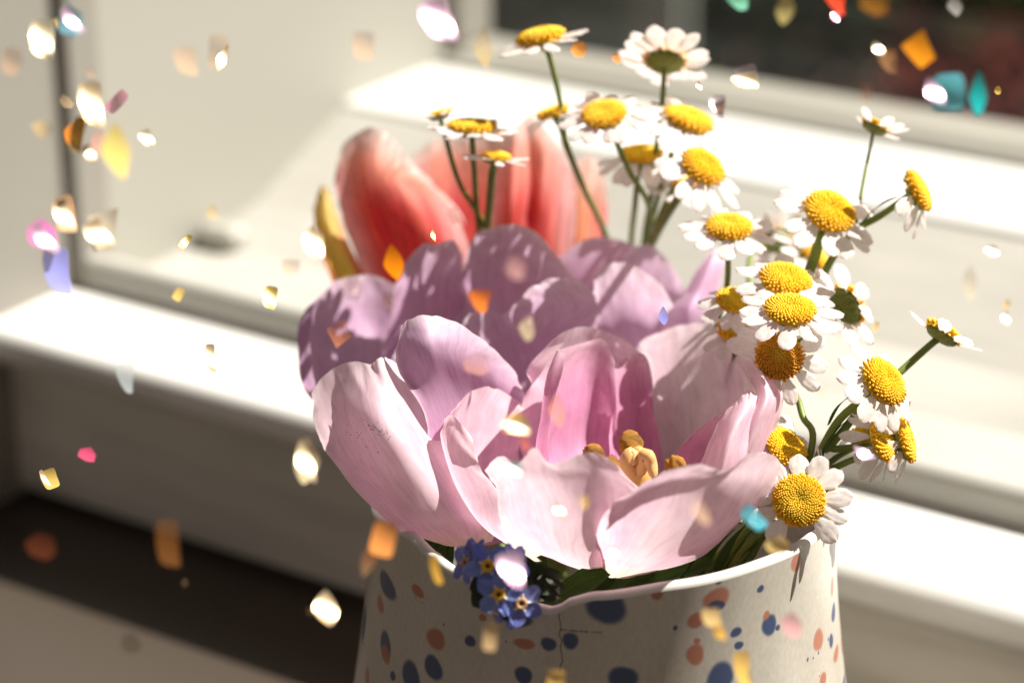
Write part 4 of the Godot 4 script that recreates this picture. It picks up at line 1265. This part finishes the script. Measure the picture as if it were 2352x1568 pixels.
func build_confetti() -> void:
	var wht := Color(0.93, 0.72, 0.45)
	var gold := Color(0.85, 0.62, 0.20)
	var org := Color(0.90, 0.36, 0.06)
	var pch := Color(0.90, 0.60, 0.36)
	var pnk := Color(0.92, 0.40, 0.55)
	var cyn := Color(0.22, 0.70, 0.78)
	var blu := Color(0.35, 0.45, 0.85)
	var crm := Color(0.90, 0.78, 0.52)
	var lil := Color(0.93, 0.62, 0.80)
	var C := [
		[97,92,-45,50,84,12,"square",crm,"flash","cream white flashing piece in the top left corner"],
		[160,50,-45,62,76,-20,"hex",Color(0.30,0.66,0.80),"film","sky blue piece with a pale streak in the top left corner"],
		[166,48,-46,18,70,-38,"square",lil,"flash","white glint lying across the sky blue piece at top left"],
		[26,140,60,52,70,10,"hex",pch,"veil","dull orange piece at the left edge below the cream white flash"],
		[212,243,-40,48,104,4,"square",wht,"flash","tall white flashing piece beside the left window post"],
		[176,312,-40,30,82,20,"square",gold,"flash","slanted gold white flash below the tall white piece"],
		[168,305,-30,44,70,20,"lens",org,"film","orange piece behind the slanted gold flash"],
		[205,352,-40,20,40,-18,"square",wht,"flash","small white glint under the slanted gold flash"],
		[225,330,-32,36,60,10,"hex",Color(0.92,0.45,0.36),"veil","coral red piece between the tall white flash and the yellow lens"],
		[270,348,-60,68,132,-4,"lens",Color(0.92,0.76,0.22),"film","large yellow lens shaped piece near the left window post"],
		[268,233,-25,28,60,45,"square",pnk,"film","pink sliver to the right of the tall white piece"],
		[96,295,60,40,36,50,"square",gold,"veil","faint gold piece at the left on the grey reveal"],
		[148,497,-40,32,78,-12,"square",wht,"flash","narrow white flash with an orange rim above the magenta piece"],
		[150,495,-30,46,84,-6,"square",pch,"film","peach piece behind the narrow white flash at the left"],
		[98,540,-42,66,76,-30,"hex",Color(0.90,0.30,0.66),"film","magenta piece with white streak at the left"],
		[104,550,-44,24,78,-42,"square",lil,"flash","white streak lying on the magenta piece"],
		[132,622,-30,56,104,4,"square",Color(0.38,0.40,0.85),"film","violet blue piece below the magenta one"],
		[236,528,-40,70,104,28,"rhomb",Color(0.85,0.76,0.60),"film","pale beige piece right of the left window post"],
		[228,540,-42,40,76,-35,"square",wht,"flash","white flash on the pale beige piece"],
		[424,556,-5,16,36,38,"square",gold,"flash","small gold sliver in front of the cream reveal"],
		[500,118,50,44,76,6,"square",pch,"veil","faint peach piece above the cream reveal"],
		[510,135,-20,22,66,26,"lens",wht,"flash","pale white glint beside the faint peach piece"],
		[428,142,60,50,64,0,"square",pch,"veil","faint orange square piece on the cream reveal"],
		[835,106,60,50,64,0,"square",pch,"veil","faint peach piece left of the outer window corner"],
		[1008,46,-60,62,96,-6,"square",lil,"flash","big white flash at the top left corner of the outer pane"],
		[1112,112,40,44,96,0,"lens",gold,"veil","faint gold lens shaped piece on the outer window rail"],
		[1330,114,30,38,36,10,"hex",Color(0.85,0.42,0.05),"film","orange piece under the topmost daisy"],
		[1417,135,30,20,22,0,"hex",Color(0.80,0.36,0.06),"film","tiny orange piece left of the daisy seen from below"],
		[1714,186,-30,52,34,-8,"square",wht,"flash","white flash in front of the dark shrub"],
		[1714,172,-28,50,40,-8,"square",Color(0.70,0.62,0.68),"veil","greyish lilac piece behind the white flash by the dark shrub"],
		[1652,247,-30,38,52,4,"wedge",Color(0.96,0.84,0.84),"flash","heart shaped pinkish white flash right of the domed daisy"],
		[1607,198,0,16,24,0,"lens",wht,"flash","tiny white glint above the heart shaped flash"],
		[1700,2,-40,56,46,-20,"wedge",Color(0.35,0.80,0.60),"film","mint green piece cut by the top edge"],
		[1803,18,-50,46,84,0,"lens",Color(0.62,0.55,0.26),"film","khaki lens shaped piece at the top edge"],
		[1924,8,-40,50,58,0,"wedge",Color(0.85,0.14,0.07),"film","bright red piece at the top edge"],
		[1920,38,-30,24,22,30,"hex",pnk,"flash","small hot pink glint under the bright red piece"],
		[2114,116,60,68,84,0,"rhomb",Color(0.80,0.36,0.03),"film","orange piece in front of the yard at upper right"],
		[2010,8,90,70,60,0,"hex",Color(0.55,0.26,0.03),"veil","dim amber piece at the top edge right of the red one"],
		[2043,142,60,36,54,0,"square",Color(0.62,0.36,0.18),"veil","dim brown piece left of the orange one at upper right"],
		[2180,212,-50,72,84,0,"square",cyn,"film","turquoise piece at upper right"],
		[2150,212,-52,34,72,-16,"lens",lil,"flash","white oval flash on the left of the turquoise piece"],
		[2248,218,-50,40,108,2,"lens",Color(0.03,0.62,0.62),"film","teal oval piece right of the turquoise one"],
		[2293,208,10,16,20,0,"hex",gold,"film","tiny yellow speck right of the teal oval"],
		[2195,14,40,36,50,0,"lens",Color(0.75,0.72,0.70),"veil","pale grey piece at the top edge near the right corner"],
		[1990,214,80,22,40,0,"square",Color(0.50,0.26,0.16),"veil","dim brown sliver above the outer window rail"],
		[722,560,-40,48,78,10,"hex",wht,"flash","white flash on the left edge of the red tulip"],
		[668,612,40,42,34,0,"square",Color(0.85,0.55,0.26),"veil","faint orange piece left of the red tulip"],
		[620,684,-20,30,50,20,"square",gold,"flash","gold glint in front of the inner window rail"],
		[487,488,40,28,36,0,"hex",gold,"veil","small faint yellow piece on the cream reveal"],
		[484,824,-10,22,64,8,"square",wht,"flash","thin white flash above the sunlit sill"],
		[290,870,30,46,70,0,"wedge",Color(0.70,0.78,0.80),"veil","pale blue piece at the sill's front edge"],
		[200,1045,20,40,36,0,"hex",Color(0.75,0.14,0.26),"film","crimson piece below the sill at the left"],
		[114,1100,0,36,46,-22,"square",Color(0.86,0.66,0.22),"film","sharp gold square at the lower left"],
		[104,1101,-1,9,48,-24,"square",wht,"flash","bright folded edge of the sharp gold square"],
		[704,1062,-45,38,108,-3,"lens",wht,"flash","tall white lens shaped flash left of the pale tulip"],
		[702,1060,-40,62,112,-3,"lens",crm,"film","cream lens shaped piece around the tall white flash"],
		[750,1398,-45,58,84,8,"lens",wht,"flash","white diamond flash left of the vase"],
		[386,1250,80,50,108,4,"square",Color(0.34,0.17,0.06),"veil","brown piece below the sill, coloured dark to look shaded"],  # shade painted into the colour, here and on the next two pieces
		[300,1478,60,44,52,-30,"hex",Color(0.36,0.24,0.09),"veil","gold brown piece at the lower left, coloured dark as if shaded"],
		[95,1256,80,70,64,0,"hex",Color(0.22,0.08,0.04),"veil","russet piece at the left edge, its colour darkened for shade"],
		[880,1238,-50,56,80,12,"square",Color(0.92,0.42,0.14),"film","orange piece above the left rim of the vase"],
		[848,1285,-50,36,86,20,"lens",pch,"film","peach piece at the left edge of the vase"],
		[1002,1308,-45,20,70,-4,"square",Color(0.60,0.38,0.08),"film","narrow amber piece left of the forget-me-nots"],
		[1126,1462,-50,32,66,6,"square",Color(0.62,0.46,0.26),"film","tan piece before the vase below the forget-me-nots"],
		[1277,1556,-45,40,36,0,"square",Color(0.80,0.56,0.20),"film","gold square at the bottom edge before the vase"],
		[1636,1420,-45,40,44,0,"square",Color(0.72,0.54,0.26),"film","beige gold square before the vase at the right"],
		[1654,1452,-46,30,44,-38,"lens",Color(0.88,0.56,0.14),"film","amber lens under the beige gold square"],
		[1820,1438,-45,48,60,0,"hex",Color(0.72,0.42,0.44),"film","dusty pink piece before the vase's shaded side"],
		[1708,1536,-45,34,82,0,"square",Color(0.84,0.58,0.14),"film","tall gold piece at the bottom edge"],
		[1180,1312,-55,62,84,0,"wedge",lil,"flash","big white flash over the forget-me-nots"],
		[1411,1268,-38,16,30,-6,"lens",wht,"flash","tiny white glint on the pink tulip's front petal"],
		[1732,1190,-42,34,66,-38,"square",Color(0.18,0.68,0.80),"film","cyan piece on the right front petal of the pink tulip"],
		[1786,1252,-40,60,44,8,"hex",Color(0.82,0.62,0.28),"film","straw coloured piece below the big daisy"],
		[1186,980,-55,60,28,0,"square",wht,"flash","wide white flash before the pink tulip's left petal"],
		[1186,966,-50,56,40,0,"lens",Color(0.86,0.58,0.12),"film","gold piece behind the wide white flash"],
		[1206,1012,-48,20,48,-14,"square",Color(0.90,0.30,0.16),"veil","red orange tail under the wide white flash"],
		[1170,1076,-52,58,26,0,"square",Color(0.72,0.93,0.84),"flash","mint white flash on the pink tulip's front rim"],
		[1281,944,-30,42,84,6,"lens",Color(0.90,0.45,0.22),"veil","peach orange piece inside the pink tulip"],
		[1104,692,-40,54,52,0,"wedge",Color(0.95,0.32,0.05),"film","glowing orange piece above the pale tulip's tip"],
		[905,604,-30,48,86,-8,"lens",Color(0.95,0.38,0.02),"film","bright orange drop before the red tulip"],
		[996,541,0,10,34,4,"lens",gold,"flash","gold sliver between the red and the purple tulip"],
		[780,765,-20,54,60,0,"rhomb",Color(0.92,0.40,0.14),"veil","orange star like piece on the purple tulip"],
		[893,692,40,40,44,0,"hex",crm,"veil","cream disc on the purple tulip"],
		[807,662,40,40,58,0,"square",crm,"veil","cream piece at the purple tulip's rim"],
		[1095,836,-30,68,54,0,"hex",Color(0.86,0.50,0.40),"veil","faint salmon piece on the pale tulip"],
		[1212,756,-40,42,62,24,"lens",Color(0.84,0.74,0.48),"veil","straw lens on the lilac tulip"],
		[1185,616,-60,44,60,0,"hex",Color(0.90,0.56,0.52),"veil","faint rosy piece on the purple tulip's top"],
		[1524,726,-10,24,44,0,"lens",Color(0.36,0.42,0.86),"film","small blue oval on the lilac tulip's right petal"],
		[1986,1040,-25,22,62,-62,"lens",lil,"flash","white pink flash over the low right daisies"],
		[1612,1178,-60,40,76,0,"lens",Color(0.92,0.66,0.46),"veil","faint peach lens on the right front petal"],
		[1344,1152,-45,26,42,22,"lens",Color(0.95,0.72,0.20),"veil","small yellow piece on the left front petal"],
		[2230,650,60,36,90,0,"lens",crm,"veil","faint cream lens at the right over the window floor"],
		[2280,576,40,30,26,0,"hex",crm,"flash","soft cream glint at the right edge"],
	]
	# stray specks too alike to tell apart
	rng.seed = 99
	for k in 18:
		var sx := rng.randf_range(40, 2320)
		var sy := rng.randf_range(20, 1540)
		var sd := rng.randf_range(25, 70) * (1.0 if k % 3 else -0.8)
		C.append([sx, sy, sd, rng.randf_range(12, 26), rng.randf_range(16, 44), rng.randf_range(-50, 50), ["hex", "lens", "square"][k % 3], [crm, wht, pch, gold][k % 4], ["flash", "veil", "veil", "film"][k % 4], "tiny pale speck of confetti drifting in the sunlight"])
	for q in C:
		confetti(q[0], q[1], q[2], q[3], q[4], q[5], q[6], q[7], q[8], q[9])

# ---------------------------------------------------------------- all together
func _ready() -> void:
	ready_frame()
	var cam := Camera3D.new()
	cam.name = "camera"
	var at := CameraAttributesPhysical.new()
	at.frustum_focal_length = 85.0
	at.frustum_focus_distance = D0 - 0.004
	at.frustum_near = 0.02
	at.frustum_far = 200.0
	at.exposure_aperture = 9.0
	cam.attributes = at
	cam.transform = Transform3D(cam_basis, cam_at)
	cam.fov = rad_to_deg(2.0 * atan(12.0 / 85.0))
	cam.near = 0.02
	cam.far = 200.0
	add_child(cam)
	cam.current = true
	var we := WorldEnvironment.new()
	we.name = "environment"
	var e := Environment.new()
	e.background_mode = Environment.BG_SKY
	var sky := Sky.new()
	var sm := ProceduralSkyMaterial.new()
	sm.sky_top_color = Color(0.52, 0.50, 0.50)
	sm.sky_horizon_color = Color(0.72, 0.66, 0.59)
	sm.ground_bottom_color = Color(0.46, 0.41, 0.35)
	sm.ground_horizon_color = Color(0.66, 0.60, 0.53)
	sm.sun_angle_max = 0.0
	sky.sky_material = sm
	e.sky = sky
	e.background_energy_multiplier = 0.26
	e.tonemap_mode = Environment.TONE_MAPPER_LINEAR
	e.tonemap_exposure = 2.15
	e.sdfgi_enabled = true
	e.ssao_enabled = true
	e.ssil_enabled = true
	we.environment = e
	add_child(we)
	var sun := DirectionalLight3D.new()
	sun.name = "sun"
	var el := deg_to_rad(52.0)
	var az := deg_to_rad(107.0)   # from the camera's side round to the right: through the window
	sun_dir = Vector3(sin(az) * cos(el), sin(el), cos(az) * cos(el))
	sun.look_at_from_position(sun_dir, Vector3.ZERO, Vector3(0, 0, 1))
	sun.light_energy = 1.6
	sun.light_color = Color(1.0, 0.98, 0.945)
	sun.light_angular_distance = 0.5
	sun.shadow_enabled = true
	add_child(sun)
	make_materials()
	build_window()
	build_yard()
	build_vase()
	build_tulips()
	build_daisies()
	build_forget_me_not()
	build_confetti()
